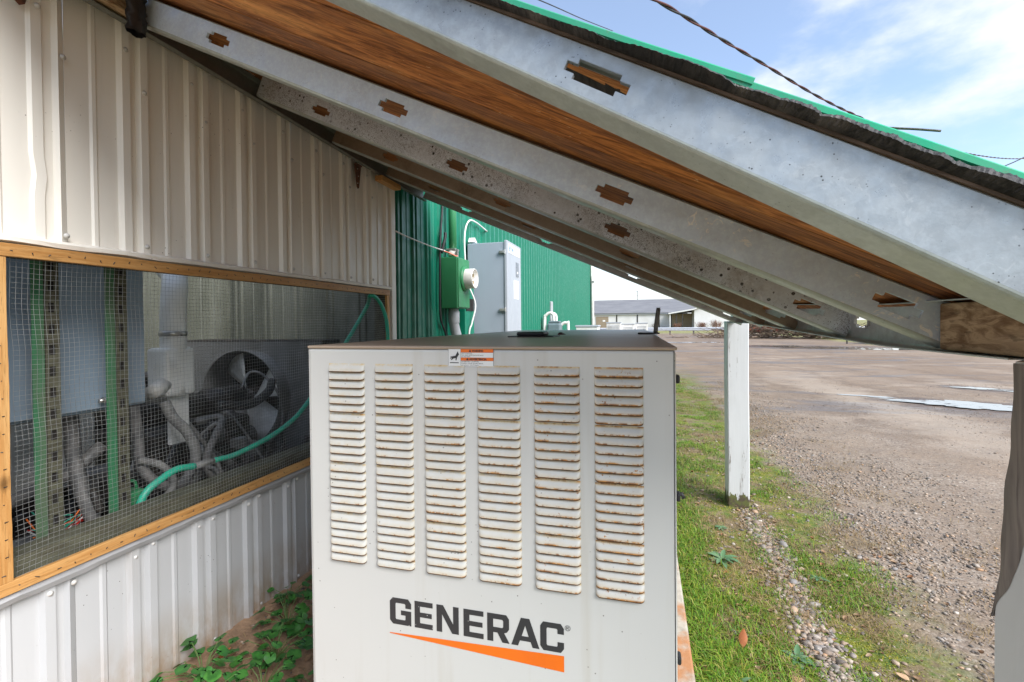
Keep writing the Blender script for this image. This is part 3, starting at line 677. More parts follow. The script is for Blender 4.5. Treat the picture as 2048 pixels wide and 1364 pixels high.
# green roofing sheets with a rolled edge, the upper one lapping the lower
def roof_sheet(x0, x1, t0, y0):
    prof = [(y0+.003, -.0035), (y0, -.002), (y0, .0042), (y0+.0015, .0058), (y0+.016, .0062), (y0+.022, .002)]
    y = y0+.08
    while y < 3.2:
        prof += [(y, .002), (y+.012, .016), (y+.03, .016), (y+.042, .002)]; y += .225
    prof.append((3.32, .002)); xs = np.linspace(x0, x1, 14)
    return [[RP(xx, t0+t+gap(xx)*min(1, max(0, (1.3-yy)/.65))+.0014*math.sin(7*xx+1), yy) for yy, t in prof] for xx in xs]
for x0, x1, t0, y0 in ((-1.72, .083, TS+.0070, .6245), (.02, .622, TS+.0028, .6265)):
    mb = MB(); mb.sheet(roof_sheet(x0, x1, t0, y0)); mb.build('roof_sheet', M['green_trim'], roof, solid=.0012)

# posts
def post(x0, y0, label, top):
    o = thing('timber_post', label, 'post', (x0+.066, y0+.068, 0), 'white posts under the eave')
    mb = MB(); nz = 14
    P = []
    for k in range(nz+1):
        z = -.1+(top+.1)*k/nz; ww = .0015*math.sin(5*z)
        c = .006
        ring = [(x0+c, y0), (x0+.132-c, y0), (x0+.132, y0+c), (x0+.132, y0+.136-c), (x0+.132-c, y0+.136), (x0+c, y0+.136), (x0, y0+.136-c), (x0, y0+c)]
        P.append([(a+ww, b, z) for a, b in ring]+[(ring[0][0]+ww, ring[0][1], z)])
    mb.sheet(P); mb.add(P[-1][:8], [tuple(range(8))]); mb.build('shaft', M['post_white'], o); return o
post(.541, 3.42, 'white chipped square post standing in the moss behind the generator', 1.245)
near = thing('timber_post', 'white square post at the right edge with bare timber showing', 'post', (.61, .86, 0), 'white posts under the eave')
def yb(z):   # back corner, split away towards the top
    f = min(1, max(0, (z-.765)/.40)); return .936-.046*f**.85-(.0022*math.sin(31*z)+.0016*math.sin(67*z+1))*(0 < f)
mb = MB(); P = []
for k in range(61):
    z = -.1+1.284*k/60; b = yb(z); x0, x1, y0 = .541, .673, .800
    P.append([(x0, y0, z), (x1, y0, z), (x1, .936, z), (x0+.04, .936, z), (x0+.003, b, z), (x0, b-.003, z), (x0, y0, z)])
mb.sheet(P); mb.add(P[-1][:6], [tuple(range(6))]); mb.build('shaft', M['post_white'], near)
mb = MB(); P = []
for k in range(46):
    z = .77+.411*k/45; f = (z-.77)/.40; b = yb(z)+.0012; a = b-.002-.078*min(1, f*1.9)**1.25+(.003*math.sin(43*z)+.002*math.sin(90*z))*min(1, 6*f)*(f < .6)
    a = min(a, b-.0015)
    P.append([(.5405, a, z), (.5385-.001*math.sin(60*z), (a+b)/2, z), (.5395, b-.002, z), (.5425, b, z), (.60, .9368, z)])
mb.sheet(P); mb.build('split_timber', M['grey_timber'], near, True)

# ------------------------------------------------------------------ metal clad wall
def rib_profile(y0, y1, phase, pitch=.2286, style='pair'):
    pts = [(y0, 0)]; y = phase
    while y > y0: y -= pitch
    c = y
    while c < y1+pitch:
        if style == 'pair':
            for s in (-.0285, .0285):
                pts += [(c+s-.0185, 0), (c+s-.0115, .0165), (c+s+.0115, .0165), (c+s+.0185, 0)]
            m = c+pitch/2; pts += [(m-.011, 0), (m-.005, .0045), (m+.005, .0045), (m+.011, 0)]
        else:
            pts += [(c-.030, 0), (c-.018, .032), (c+.018, .032), (c+.030, 0)]
        c += pitch
    return [p for p in sorted(pts) if y0-1e-6 <= p[0] <= y1+1e-6]+[(y1, 0)]
WX = -1.6
def clad(y0, y1, z0, z1, mat, parent, phase, style='pair', pitch=.2286, wave=0, lab=None, dent=None, wx=WX):
    mb = MB(); pr = rib_profile(y0, y1, phase, pitch, style); zs = np.linspace(z0, z1, 15 if wave or dent else 2); P = []
    for z in zs:
        row = []
        for y, d in pr:
            dy = 0
            if dent and abs(y-dent[0]) < .03: dy = dent[2]*math.exp(-((z-dent[1])/.025)**2)
            row.append((wx+d*(1-.5*bool(dy))+wave*math.sin(3*z+5*y), y+dy, z))
        P.append(row)
    mb.sheet(P); o = mb.build('cladding_panel', mat, parent, solid=.0009)
    if lab: o['label'] = lab
    return o
wall = thing('metal_clad_wall', 'ribbed steel wall, warm light tinted into its upper sheets, with a screened opening, beside the generator', 'wall', (WX, 1.7, 0))
PH = .945
eds = [.45, PH+.0285+.012]
while eds[-1] < 2.7: eds.append(eds[-1]+.9144 if eds[-1]+.9144 < 2.79 else 2.79)
for k, (a, b) in enumerate(zip(eds[:-1], eds[1:])):
    clad(a, b-.001, 1.488, 2.324, M['white_wall'], wall, PH, wave=.0012, dent=(PH-.0285, 1.66, .007) if k == 0 else None)
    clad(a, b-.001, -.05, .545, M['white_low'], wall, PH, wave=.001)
mb = MB(); mb.box(WX-.002, WX+.028, 2.777, 2.832, -.05, 2.30); mb.build('corner_trim', M['white_wall'], wall, bevel=.004)
mb = MB(); mb.box(WX+.002, WX+.021, .30, .796, .53, 1.488); mb.build('jamb_panel', M['white_wall'], wall, bevel=.004)
# flashing folded under the upper sheets, dented at its near end
P = []
for k in range(41):
    y = .5+(2.776-.5)*k/40; d = .004*math.sin(k*1.3)*(1 if k < 14 else .3)
    P.append([(WX+.001, y, 1.494), (WX+.019, y, 1.490), (WX+.026+d*.5, y, 1.4845+d*.4), (WX+.024+d, y, 1.4735+d*.5), (WX+.004, y, 1.4705)])
mb = MB(); mb.sheet(P); mb.build('flashing', M['white_wall'], wall, solid=.001)
P = []
for k in range(61):
    y = .5+(2.776-.5)*k/60; d = .0022*math.sin(k*.9)+.0015*math.sin(k*2.3)
    P.append([(WX+.003, y, .5645), (WX+.026, y, .562), (WX+.031+d, y, .550+d), (WX+.0255+d*.5, y, .535+d)])
grey_flash = paint_metal('dull_grey_flashing', (.34, .34, .345), (.2, .2, .2), .5)
mb = MB(); mb.sheet(P); o = mb.build('flashing', grey_flash, wall, solid=.001); o['label'] = 'crumpled dull grey flashing under the screened opening'
sc_ = MB(); sc_.lathe([(.0, -.0045), (.0045, -.004), (.006, -.001), (.0078, .0), (.0078, .0012)], (0, 0, 0), 'x', 10)
for f in sc_.v: pass
SCM = MB(); SCM.lathe([(.0001, .0055), (.0045, .005), (.0058, .001), (.008, .0008), (.008, 0)], (0, 0, 0), 'x', 10); SCM = SCM.mesh('screw', simple('painted_screw_cap', (.62, .61, .58), (.5, .48, .45), .4), True)
yy = PH-.2286
while yy < 2.75:
    for z, s in ((.508, -.0285), (.520, .0285), (.06, .0285), (2.02, .0285), (2.13, -.0285), (1.515, .0285)):
        y = yy+s
        if y < .5 or y > 2.74: continue
        o = put('screw', SCM, wall); o.location = (WX+.0165, y, z+random.uniform(-.006, .006)); o.matrix_parent_inverse = Matrix.Translation(-wall.location)
    yy += .2286

# screened opening
scr = thing('mesh_screen_frame', 'fresh pine trim frame holding galvanised wire mesh over the machine room', 'window screen', (WX, 1.79, .55))
FX0, FX1 = WX+.0215, WX+.037
def trim(y0, y1, z0, z1, m, x0=FX0, x1=FX1):
    mb = MB(); n = 30; lon = (y1-y0) > (z1-z0); P = []
    for k in range(n+1):
        f = k/n; d = .0009*math.sin(k*.4+y0*9)+.0003*math.sin(k*2.9)
        if lon: y = y0+(y1-y0)*f; P.append([(x0, y, z0+d), (x1, y, z0+d), (x1+.0006*math.sin(k), y, z1+d), (x0, y, z1+d), (x0, y, z0+d)])
        else: z = z0+(z1-z0)*f; P.append([(x0, y0+d, z), (x1, y0+d, z), (x1, y1+d, z), (x0, y1+d, z), (x0, y0+d, z)])
    mb.sheet(P)
    for e in (0, -1): mb.add(P[e][:4], [(0, 1, 2, 3)])
    return mb.build('trim_board', M[m], scr, bevel=.0015)
trim(.797, 2.735, 1.4317, 1.4655, 'pine_y'); trim(.797, 2.735, .5665, .5990, 'pine_y'); trim(.797, .8275, .6005, 1.4305, 'pine_z'); trim(2.700, 2.728, .6005, 1.4305, 'pine_z')
nl = MB(); r_ = random.Random(3)
for k in range(46):
    y = .84+k*.041
    for z in (1.448, .582): nl.cyl((FX1-.0006, y+r_.uniform(-.01, .01), z+r_.uniform(-.008, .008)), (FX1+.0012, y, z), .0013, seg=6)
for k in range(18): nl.cyl((FX1-.0006, .812+r_.uniform(-.008, .008), .62+k*.045), (FX1+.0012, .812, .62+k*.045), .0013, seg=6)
o = nl.build('staple', M['label_ink'], scr); o['kind'] = 'stuff'
mb = MB(); mb.box(WX-.085, WX-.003, .80, 2.80, .585, .640); mb.build('sill_timber', M['greenwood'], scr, bevel=.003)
mb = MB(); mb.box(WX-.085, WX-.003, .80, 2.80, 1.441, 1.475); mb.build('lintel_timber', M['greenwood'], scr, bevel=.003)
mb = MB(); mb.box(WX-.085, WX-.003, 2.742, 2.775, .623, 1.44); mb.build('jamb_timber', M['greenwood'], scr, bevel=.003)
wm = MB(); r_ = random.Random(8); MX = WX+.012
def wv(a, b): return .0035*math.sin(2.1*a+1.3*b)+.0025*math.sin(6.3*b-1.7*a)
y = .822
while y < 2.742:
    pts = []
    for k in range(15):
        z = .586+(1.434-.586)*k/14; pts.append((MX+.004*math.sin(5*y+3*z), y+wv(y*2, z*4), z))
    wm.tube(pts, .00048, 3, False); y += .0128
z = .592
while z < 1.434:
    pts = []
    for k in range(25):
        y = .846+(2.74-.846)*k/24; pts.append((MX+.0008+.004*math.sin(5*y+3*z), y, z+wv(z*3, y*3)))
    wm.tube(pts, .00048, 3, False); z += .0134
o = wm.build('wire_mesh', M['wire'], scr, recalc=False)

# hinges
def hinge(y, z, ln, label):
    h = thing('strap_hinge', label, 'hinge', (WX+.02, y, z), 'rusty hinges on the cream wall')
    mb = MB(); mb.prism([(y-.034, z), (y+.034, z), (y+.012, z-ln), (y, z-ln-.010), (y-.012, z-ln)], 'x', WX+.0185, WX+.0215); mb.build('strap', M['rust'], h, bevel=.001)
    mb = MB(); mb.cyl((WX+.024, y-.03, z+.003), (WX+.024, y+.03, z+.003), .0055, seg=10); mb.build('knuckle', M['rust'], h, True)
    for k in range(3):
        mb = MB(); mb.lathe([(.0001, .0025), (.003, .002), (.004, 0)], (WX+.0215, y+(.004 if k == 1 else -.003), z-.02-k*ln*.33), 'x', 8); mb.build('screw', M['fastener'], h, True)
hinge(2.418, 2.165, .125, 'rusty tapered strap hinge high on the wall under the rafter ends')
hinge(.875, 2.195, .085, 'rusty hinge plate at the top left corner of the wall')
# black rag jammed at a rafter end
mb = MB(); r_ = random.Random(2); P = []
for k in range(13):
    t = k/12; P.append([(-1.455+.018*math.cos(a)*(1+.3*math.sin(5*a+k)), 1.085+.026*math.sin(a)*(1+.25*math.sin(3*a+2*k)), 2.125+.17*t) for a in np.linspace(0, 2*math.pi, 15)])
mb.sheet(P); tag(mb.build('black_rag', M['rubber'] if False else M['black'], None, True), 'crumpled black rag jammed at the upper end of a steel rafter', 'rag')

# ------------------------------------------------------------------ machine room behind the mesh
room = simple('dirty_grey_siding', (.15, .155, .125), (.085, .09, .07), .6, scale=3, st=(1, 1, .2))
def rwall(pts_fn, a, b, z0, z1, name):
    mb = MB(); pr = rib_profile(a, b, a+.1, .30, 'pair'); P = [[pts_fn(y, d, z) for y, d in pr] for z in (z0, z1)]
    mb.sheet(P); return tag(mb.build(name, room, solid=.001), 'grimy grey ribbed siding inside the machine room', kind='structure')
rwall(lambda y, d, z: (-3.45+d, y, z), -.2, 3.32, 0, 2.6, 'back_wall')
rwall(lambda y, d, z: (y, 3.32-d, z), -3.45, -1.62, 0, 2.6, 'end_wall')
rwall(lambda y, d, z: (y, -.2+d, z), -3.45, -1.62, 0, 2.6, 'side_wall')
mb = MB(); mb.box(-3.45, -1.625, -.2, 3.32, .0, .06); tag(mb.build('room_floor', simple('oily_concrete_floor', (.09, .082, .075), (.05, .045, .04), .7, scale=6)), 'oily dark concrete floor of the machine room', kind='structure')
cab = thing('control_cabinet', 'blue grey steel control cabinet hanging behind the mesh and the slotted uprights', 'cabinet', (-2.0, 1.1, .95))
mb = MB(); mb.box(-2.12, -1.90, .55, 1.425, .945, 1.75); mb.build('body', M['blue_grey'], cab, bevel=.006)
mb = MB(); mb.box(-1.899, -1.888, .56, 1.415, .955, 1.74); mb.build('door', M['blue_grey'], cab, bevel=.003)
mb = MB(); mb.cyl((-1.888, 1.262, .985), (-1.855, 1.262, .985), .011, seg=10); mb.box(-1.872, -1.862, 1.235, 1.275, .978, .992); mb.build('latch', M['fastener'], cab, True)
for i, (y, lab) in enumerate(((1.005, 'green slotted angle upright nearest the left jamb, behind the mesh'), (1.205, 'green slotted angle upright crossing the blue grey cabinet edge'))):
    u = thing('slotted_upright', lab, 'upright', (-1.74, y, .06), 'green slotted uprights in the machine room')
    gm = M['upright']
    mb = MB(); mb.box(-1.742, -1.739, y-.030, y, .06, 2.2); mb.build('face_flange', gm, u)
    mb = MB(); zc = .06
    X0, X1 = -1.779, -1.7425
    while zc < 2.15:
        mb.box(X0, X0+.009, y, y+.003, zc, zc+.075); mb.box(X1-.009, X1, y, y+.003, zc, zc+.075); mb.box(X0+.009, X1-.009, y, y+.003, zc, zc+.034); zc += .075
    # slotted flange, seen on edge
    o = mb.build('slotted_flange', M['greenwood'], u)
    mb = MB(); zc = .09
    mb.box(-1.742, -1.739, y+.0035, y+.012, .06, 2.2)
    while zc < 2.1:
        mb.box(-1.742, -1.739, y+.012, y+.028, zc, zc+.035); zc += .065
    mb.box(-1.742, -1.739, y+.028, y+.040, .06, 2.2); mb.build('slotted_face', M['greenwood'], u)
    mb = MB(); mb.box(-1.752, -1.7435, y+.006, y+.038, .06, 2.2); mb.build('hole_shade_strip', M['slot'], u)  # black strip added behind the slots so the holes read dark
# radiator with its fan
rad = thing('radiator', 'dusty grey radiator shroud with a pale bladed cooling fan', 'radiator', (-2.55, 2.6, .1))
mb = MB(); cx, cz, fr = -2.53, .775, .31; n = 40
ring = [(cx+fr*math.cos(2*math.pi*k/n), cz+fr*math.sin(2*math.pi*k/n)) for k in range(n)]
me = flat_poly([(-3.10, .25), (-1.98, .25), (-1.98, 1.142), (-3.10, 1.138)], [ring]); me.transform(Matrix(((1, 0, 0, 0), (0, 0, 1, 2.6), (0, 1, 0, 0), (0, 0, 0, 1)))); me.materials.append(M['dustgrey']); put('shroud_plate', me, rad)
mb = MB(); mb.lathe([(fr, .0), (fr+.006, -.10), (fr-.004, -.10), (fr-.012, .0), (fr-.012, .14)], (cx, 2.6, cz), 'y', 40); mb.build('fan_ring', M['dustgrey'], rad, True)
mb = MB(); mb.box(-3.10, -1.98, 2.605, 2.80, 1.12, 1.15); mb.build('header_tank', M['black_iron'], rad, bevel=.006)
mb = MB(); mb.box(-3.08, -2.0, 2.76, 2.80, .25, 1.118); mb.build('radiator_core', M['black_iron'], rad)
for k in range(4):
    a = 2*math.pi*k/4+.55; P = []
    for i in range(5):
        r_i = .06+.232*i/4; row = []
        for j in range(5):
            b = a+(j/4-.5)*(1.05-.1*i/4); row.append((cx+r_i*math.cos(b), 2.60+(j/4-.5)*.09, cz+r_i*math.sin(b)))
        P.append(row)
    mb = MB(); mb.sheet(P); mb.build('fan_blade', M['fanwhite'], rad, True, solid=.003)
mb = MB(); mb.lathe([(.0001, -.06), (.05, -.055), (.065, -.02), (.065, .04)], (cx, 2.6, cz), 'y', 20); mb.build('fan_hub', M['black_iron'], rad, True)
# engine
en = thing('engine', 'greasy black engine block with pulleys in front of the fan', 'engine', (-2.6, 2.1, .1))
mb = MB(); mb.box(-2.84, -2.30, 1.75, 2.36, .28, .72); mb.build('block', M['black_iron'], en, bevel=.03)
mb = MB(); mb.box(-2.80, -2.50, 1.78, 2.30, .722, .84); mb.build('rocker_cover', M['black_iron'], en, bevel=.03)
mb = MB(); mb.cyl((-2.50, 2.22, .80), (-2.50, 2.46, .80), .075, seg=20); mb.build('alternator', M['black_iron'], en, True)
for (x_, z_, r0) in ((-2.50, .80, .055), (-2.62, .62, .10), (-2.44, .55, .06)):
    mb = MB(); mb.lathe([(.0001, .0), (r0, 0), (r0*.86, .012), (r0, .024), (.0001, .026)], (x_, 2.462, z_), 'y', 22); mb.build('pulley', M['dustgrey'], en, True)
mb = MB(); mb.tube(smooth_path([(-2.70, 1.9, .87), (-2.68, 1.9, .95), (-2.60, 2.0, .97), (-2.5, 2.1, .9)], 5), .03, 10); mb.build('intake_pipe', M['black_iron'], en, True)
mb = MB(); mb.lathe([(.07, 0), (.075, .02), (.075, .12), (.05, .14), (.0001, .14)], (-2.70, 1.95, .862), 'z', 20); mb.build('air_filter', M['black'], en, True)
mb = MB(); mb.box(-2.90, -2.30, 1.6, 2.5, .06, .275); mb.build('skid_base', M['black_iron'], en, bevel=.01)
for k in range(5):
    mb = MB(); mb.tube(smooth_path([(-2.43, 1.8+.1*k, .42+.03*k), (-2.36, 1.84+.1*k, .48), (-2.38, 1.9+.08*k, .62), (-2.45, 1.95+.08*k, .70)], 5), .009, 6); mb.build('lead', M['rubber'], en, True)
r_ = random.Random(61)
for k in range(16):
    y0_ = r_.uniform(1.35, 2.3); p0 = (r_.uniform(-2.4, -2.2), y0_, r_.uniform(.35, .75)); p3 = (r_.uniform(-2.15, -1.85), y0_+r_.uniform(-.35, .2), r_.uniform(.25, .62))
    mb = MB(); mb.tube(smooth_path([p0, (p0[0]+.08, p0[1]+r_.uniform(-.1, .1), p0[2]+r_.uniform(-.02, .12)), (p3[0]-.05, p3[1], p3[2]+r_.uniform(.02, .12)), p3], 6), r_.choice([.007, .010, .014, .018]), 8); mb.build('coolant_hose', r_.choice([M['rubber'], M['black'], M['greyhose'], M['black_iron']]), en, True)
for k in range(9):
    x_, y_, z_ = r_.uniform(-2.32, -1.95), r_.uniform(1.4, 2.35), r_.uniform(.36, .62); a_ = r_.uniform(.025, .06)
    mb = MB(); mb.box(x_-a_, x_+a_, y_-a_*1.2, y_+a_*1.2, z_-a_*.8, z_+a_*.8); mb.build('bracket', r_.choice([M['black_iron'], M['dustgrey'], M['rubber']]), en, bevel=.006)
mb = MB(); mb.tube(smooth_path([(-2.22, 2.44, .90), (-2.12, 2.3, .86), (-2.06, 2.1, .82), (-2.0, 1.85, .86)], 6), .024, 10); mb.build('radiator_hose', M['black'], en, True)
for z_ in (.30, .48, .64):
    mb = MB(); mb.cyl((-2.295, 1.85+z_*.4, z_), (-2.27, 1.85+z_*.4, z_), .045, seg=14); mb.build('filter_cap', M['dustgrey'], en, True)
# white exhaust fitting and tall white cover plate
wp = thing('white_vent_pipe', 'dusty white pipe with an elbow, side nozzle and square fitting behind the mesh', 'pipe', (-2.1, 1.7, .77))
mb = MB(); mb.tube(smooth_path([(-2.1, 1.706, .93), (-2.1, 1.706, 1.22), (-2.1, 1.712, 1.36), (-2.12, 1.735, 1.44), (-2.18, 1.78, 1.50), (-2.28, 1.83, 1.53)], 6), .052, 18); mb.build('pipe', M['vent'], wp, True)
mb = MB(); mb.lathe([(.053, -.012), (.057, -.010), (.057, .010), (.053, .012)], (-2.1, 1.706, 1.215), 'z', 18); mb.build('clamp_band', M['fastener'], wp, True)
mb = MB(); mb.box(-2.17, -2.05, 1.63, 1.775, .93, 1.15); mb.build('square_fitting', M['vent'], wp, bevel=.015)
mb = MB(); mb.cyl((-2.08, 1.64, .985), (-2.04, 1.555, .965), .034, .030, 16); mb.build('side_nozzle', M['pvc'], wp, True)
mb = MB(); mb.box(-2.12, -2.10, 1.685, 1.78, .70, .929); mb.build('cover_plate', M['vent'], wp, bevel=.003)
mb = MB(); mb.box(-2.049, -2.046, 1.648, 1.675, 1.06, 1.10); mb.build('sticker', M['sticker'], wp)
wb = thing('white_bin', 'white plastic bin half hidden under the blue grey cabinet', 'bin', (-2.45, 1.45, .06))
mb = MB(); mb.box(-2.65, -2.4, 1.20, 1.575, .55, .868); mb.build('body', M['pvc'], wb, bevel=.015)
mb = MB(); mb.box(-2.655, -2.395, 1.195, 1.58, .869, .895); mb.build('rim', M['light_grey'], wb, bevel=.006)
mb = MB(); mb.box(-2.62, -2.43, 1.22, 1.55, .06, .549); mb.build('stand', M['black_iron'], wb)
gc = thing('grey_meter_case', 'pale grey steel case on the floor left of the slotted uprights', 'case', (-2.3, .95, .06))
mb = MB(); mb.box(-2.42, -2.2, .80, 1.13, .62, .88); mb.build('body', M['light_grey'], gc, bevel=.008)
mb = MB(); mb.box(-2.40, -2.22, .82, 1.11, .06, .619); mb.build('plinth', M['black_iron'], gc)
# hoses
def hose(name, label, pts, r, mat, cat='hose', seg=10, group=None):
    mb = MB(); mb.tube(smooth_path(pts, 7), r, seg); return tag(mb.build(name, mat, None, True), label, cat, group)
gh = thing('garden_hose', 'green garden hose looping through the mesh corner and down inside the screen', 'hose', (-1.7, 1.8, .6))
mb = MB(); mb.tube(smooth_path([(-1.572, 2.70, .60), (-1.560, 2.695, .90), (-1.556, 2.69, 1.12), (-1.556, 2.672, 1.28), (-1.562, 2.60, 1.39), (-1.585, 2.54, 1.422), (-1.66, 2.62, 1.36), (-1.71, 2.48, 1.15), (-1.72, 2.139, .836), (-1.72, 1.938, .734), (-1.72, 1.697, .688), (-1.72, 1.56, .690)], 8), .0115, 12); mb.build('hose', M['hose'], gh, True)
mb = MB(); mb.cyl((-1.72, 1.56, .690), (-1.72, 1.475, .693), .0135, seg=12); mb.build('coupling', M['greyhose'], gh, True)
mb = MB(); mb.tube(smooth_path([(-1.72, 1.475, .693), (-1.72, 1.40, .702), (-1.72, 1.335, .682), (-1.725, 1.288, .653), (-1.73, 1.262, .60), (-1.735, 1.245, .54), (-1.74, 1.24, .45)], 8), .013, 12); mb.build('hose', M['hose'], gh, True)
hose('corrugated_hose', 'grey ribbed hose dropping from the white nozzle behind the mesh', [(-1.95, 1.54, .93), (-1.93, 1.56, .86), (-1.90, 1.60, .79), (-1.88, 1.62, .70), (-1.88, 1.60, .60), (-1.9, 1.56, .5)], .021, M['greyhose'], group='grey hoses in the machine room')
hose('drain_hose', 'dark grey hose curving from the cabinet corner to the sill', [(-1.93, 1.40, .94), (-1.91, 1.40, .80), (-1.88, 1.39, .70), (-1.85, 1.44, .62), (-1.84, 1.52, .60), (-1.86, 1.60, .66)], .019, M['rubber'], group='grey hoses in the machine room')
hose('rising_hose', 'dark grey hose rising to the right behind the second upright', [(-2.05, .95, .62), (-2.02, 1.10, .68), (-2.0, 1.22, .72), (-1.98, 1.32, .80)], .022, M['rubber'], group='grey hoses in the machine room')
hose('sagging_hose', 'dark hose sagging under the blue grey cabinet to the floor', [(-2.02, 1.24, .93), (-2.0, 1.235, .80), (-1.96, 1.23, .68), (-1.93, 1.25, .55), (-1.93, 1.30, .42)], .024, M['rubber'], group='grey hoses in the machine room')
hose('pale_hose_loop', 'pale grey hose loop beside the green hose end', [(-1.86, 1.36, .74), (-1.83, 1.43, .70), (-1.82, 1.47, .62), (-1.83, 1.42, .56), (-1.84, 1.32, .55), (-1.86, 1.22, .56)], .014, M['greyhose'], group='grey hoses in the machine room')
hose('thin_grey_cable', 'thin grey cable hanging across the fan opening', [(-2.36, 2.35, .87), (-2.40, 2.45, .95), (-2.34, 2.50, .93), (-2.24, 2.52, .80), (-2.22, 2.52, .62), (-2.3, 2.5, .5)], .008, M['greyhose'], 'cable')
wr = thing('wire_bundle', 'tangle of thin coloured wires on a board below the cabinet', 'wires', (-1.95, 1.15, .6))
mb = MB(); mb.box(-2.10, -1.90, 1.06, 1.24, .50, .515); mb.build('board', M['dustgrey'], wr)
r_ = random.Random(12)
for k in range(14):
    m = [M['redwire'], M['hose'], M['cablewhite'], M['cable_dark'], M['orange'], M['hose']][k % 6]; b = 1.09+.01*k
    mb = MB(); mb.tube(smooth_path([(-1.93+r_.uniform(-.03, .03), 1.075+r_.uniform(-.01, .02), .58+r_.uniform(-.03, .06)), (-1.91, 1.10+r_.uniform(-.02, .03), .53+r_.uniform(0, .05)), (-1.92+r_.uniform(-.03, .03), 1.16, .55+r_.uniform(-.02, .05)), (-1.94, 1.21+r_.uniform(-.02, .02), .56+r_.uniform(-.02, .04))], 5), .0025, 5); mb.build('wire', m, wr, True)
rub = MB(); r_ = random.Random(21)
for k in range(420):
    x_, y_ = r_.uniform(-2.5, -1.72), r_.uniform(.9, 2.6); a = r_.random()*6.28; l_ = r_.uniform(.04, .2)
    rub.tube([(x_, y_, .08+r_.uniform(0, .12+.30*min(1, (-1.7-x_)/.4))), (min(-1.70, x_+l_*math.cos(a)), y_+l_*math.sin(a), .10+r_.uniform(0, .12+.36*min(1, (-1.7-x_)/.4)))], r_.uniform(.003, .018), 5)
tag(rub.build('oily_debris', M['black_iron'], None, True), 'dark heap of oily scrap and pipe ends on the machine room floor', kind='stuff')
gcan = thing('green_fuel_can', 'small dull green can behind the lower sill of the screen', 'can', (-1.80, 1.24, .45))
mb = MB(); mb.box(-1.84, -1.76, 1.235, 1.325, .45, .655); mb.build('body', M['green_box'], gcan, bevel=.012)
mb = MB(); mb.tube(smooth_path([(-1.80, 1.25, .655), (-1.80, 1.26, .685), (-1.80, 1.30, .685), (-1.80, 1.31, .655)], 4), .006, 6); mb.build('handle', M['green_box'], gcan, True)

# ------------------------------------------------------------------ green building
gb = thing('green_metal_building', 'long green ribbed steel building receding beyond the cream wall', 'building', (WX-1, 9, 0))
y = 2.834; k = 0
while y < 15.1:
    y1 = min(15.14, y+.9144)
    st = ('pair', .2286) if y < 4.5 else ('single', .1524)
    clad(y, y1-.0008, -.05, 3.5, M['green_wall'], gb, y+(.11 if y < 4.5 else .076), st[0], st[1], wave=.002 if y < 4.5 else 0, wx=WX-.012); y = y1; k += 1
mb = MB(); mb.box(WX-.1, WX+.035, 15.1415, 15.22, -.05, 3.5); mb.build('corner_trim', M['light_grey'], gb, bevel=.005)
mb = MB(); mb.box(WX-9, WX-.1, 15.16, 15.2, -.05, 3.5); mb.build('end_wall', M['green_wall'], gb)
P = [[(WX+.2-9.2*i/6, yy_, 3.5+.9*i/6) for yy_ in (3.0, 15.4)] for i in range(7)]
mb = MB(); mb.sheet(P); mb.build('roof', M['green_wall'], gb, solid=.03)
dsp = thing('downspout', 'white downspout at the far corner of the green building', 'downspout', (WX+.05, 15.1, 0))
mb = MB(); mb.tube([(WX+.08, 15.06, -.02), (WX+.08, 15.06, 2.55), (WX+.06, 15.08, 2.7), (WX+.07, 15.08, 3.45)], .05, 8); mb.build('pipe', M['pvc'], dsp, True)
mb = MB(); mb.box(WX+.028, WX+.14, 15.0, 15.13, 2.48, 2.53); mb.build('strap', M['fastener'], dsp)

# meter socket with riser
ms = thing('meter_socket', 'green meter box with a white round meter collar on the green wall', 'meter box', (WX+.1, 3.75, 1.38))
mb = MB(); mb.box(WX+.013, WX+.155, 3.59, 3.86, 1.372, 1.79); mb.build('box', M['green_box'], ms, bevel=.006)
mb = MB(); mb.box(WX+.1565, WX+.164, 3.60, 3.85, 1.38, 1.782); mb.build('cover', M['green_box'], ms, bevel=.004)
mb = MB(); mb.lathe([(.105, .0), (.105, .012), (.092, .02), (.085, .02)], (WX+.165, 3.735, 1.62), 'x', 28); mb.build('cover_ring', M['green_box'], ms, True)
mb = MB(); mb.lathe([(.083, .0), (.083, .088), (.080, .093), (.074, .093), (.072, .03), (.0001, .03)], (WX+.166, 3.735, 1.62), 'x', 28); mb.build('meter_collar', M['pvc'], ms, True)
for dy, dz in ((-.035, .03), (.035, .03), (-.035, -.03), (.035, -.03)):
    mb = MB(); mb.box(WX+.197, WX+.232, 3.735+dy-.004, 3.735+dy+.004, 1.62+dz-.014, 1.62+dz+.014); mb.build('meter_jaw', simple('brass_jaw', (.5, .36, .14), rough=.35, metal=.8), ms)
mb = MB(); mb.tube([(WX+.075, 3.70, 1.792), (WX+.075, 3.70, 2.6)], .033, 14); mb.build('riser_pipe', M['green_box'], ms, True)
mb = MB(); mb.lathe([(.036, -.02), (.043, -.015), (.043, .02), (.036, .025)], (WX+.075, 3.70, 1.83), 'z', 16); mb.build('hub_fitting', M['pvc'], ms, True)
mb = MB(); mb.box(WX+.03, WX+.115, 3.655, 3.745, 1.855, 1.867); mb.box(WX+.12, WX+.135, 3.66, 3.68, 1.76, 1.86); mb.build('ground_clamp', M['fastener'], ms, bevel=.002)
mb = MB(); mb.tube(smooth_path([(WX+.02, 3.60, 1.845), (WX+.09, 3.61, 1.82), (WX+.125, 3.65, 1.80), (WX+.128, 3.67, 1.81)], 5), .006, 8); mb.build('red_lead', simple('salmon_wire', (.75, .22, .15), rough=.4), ms, True)
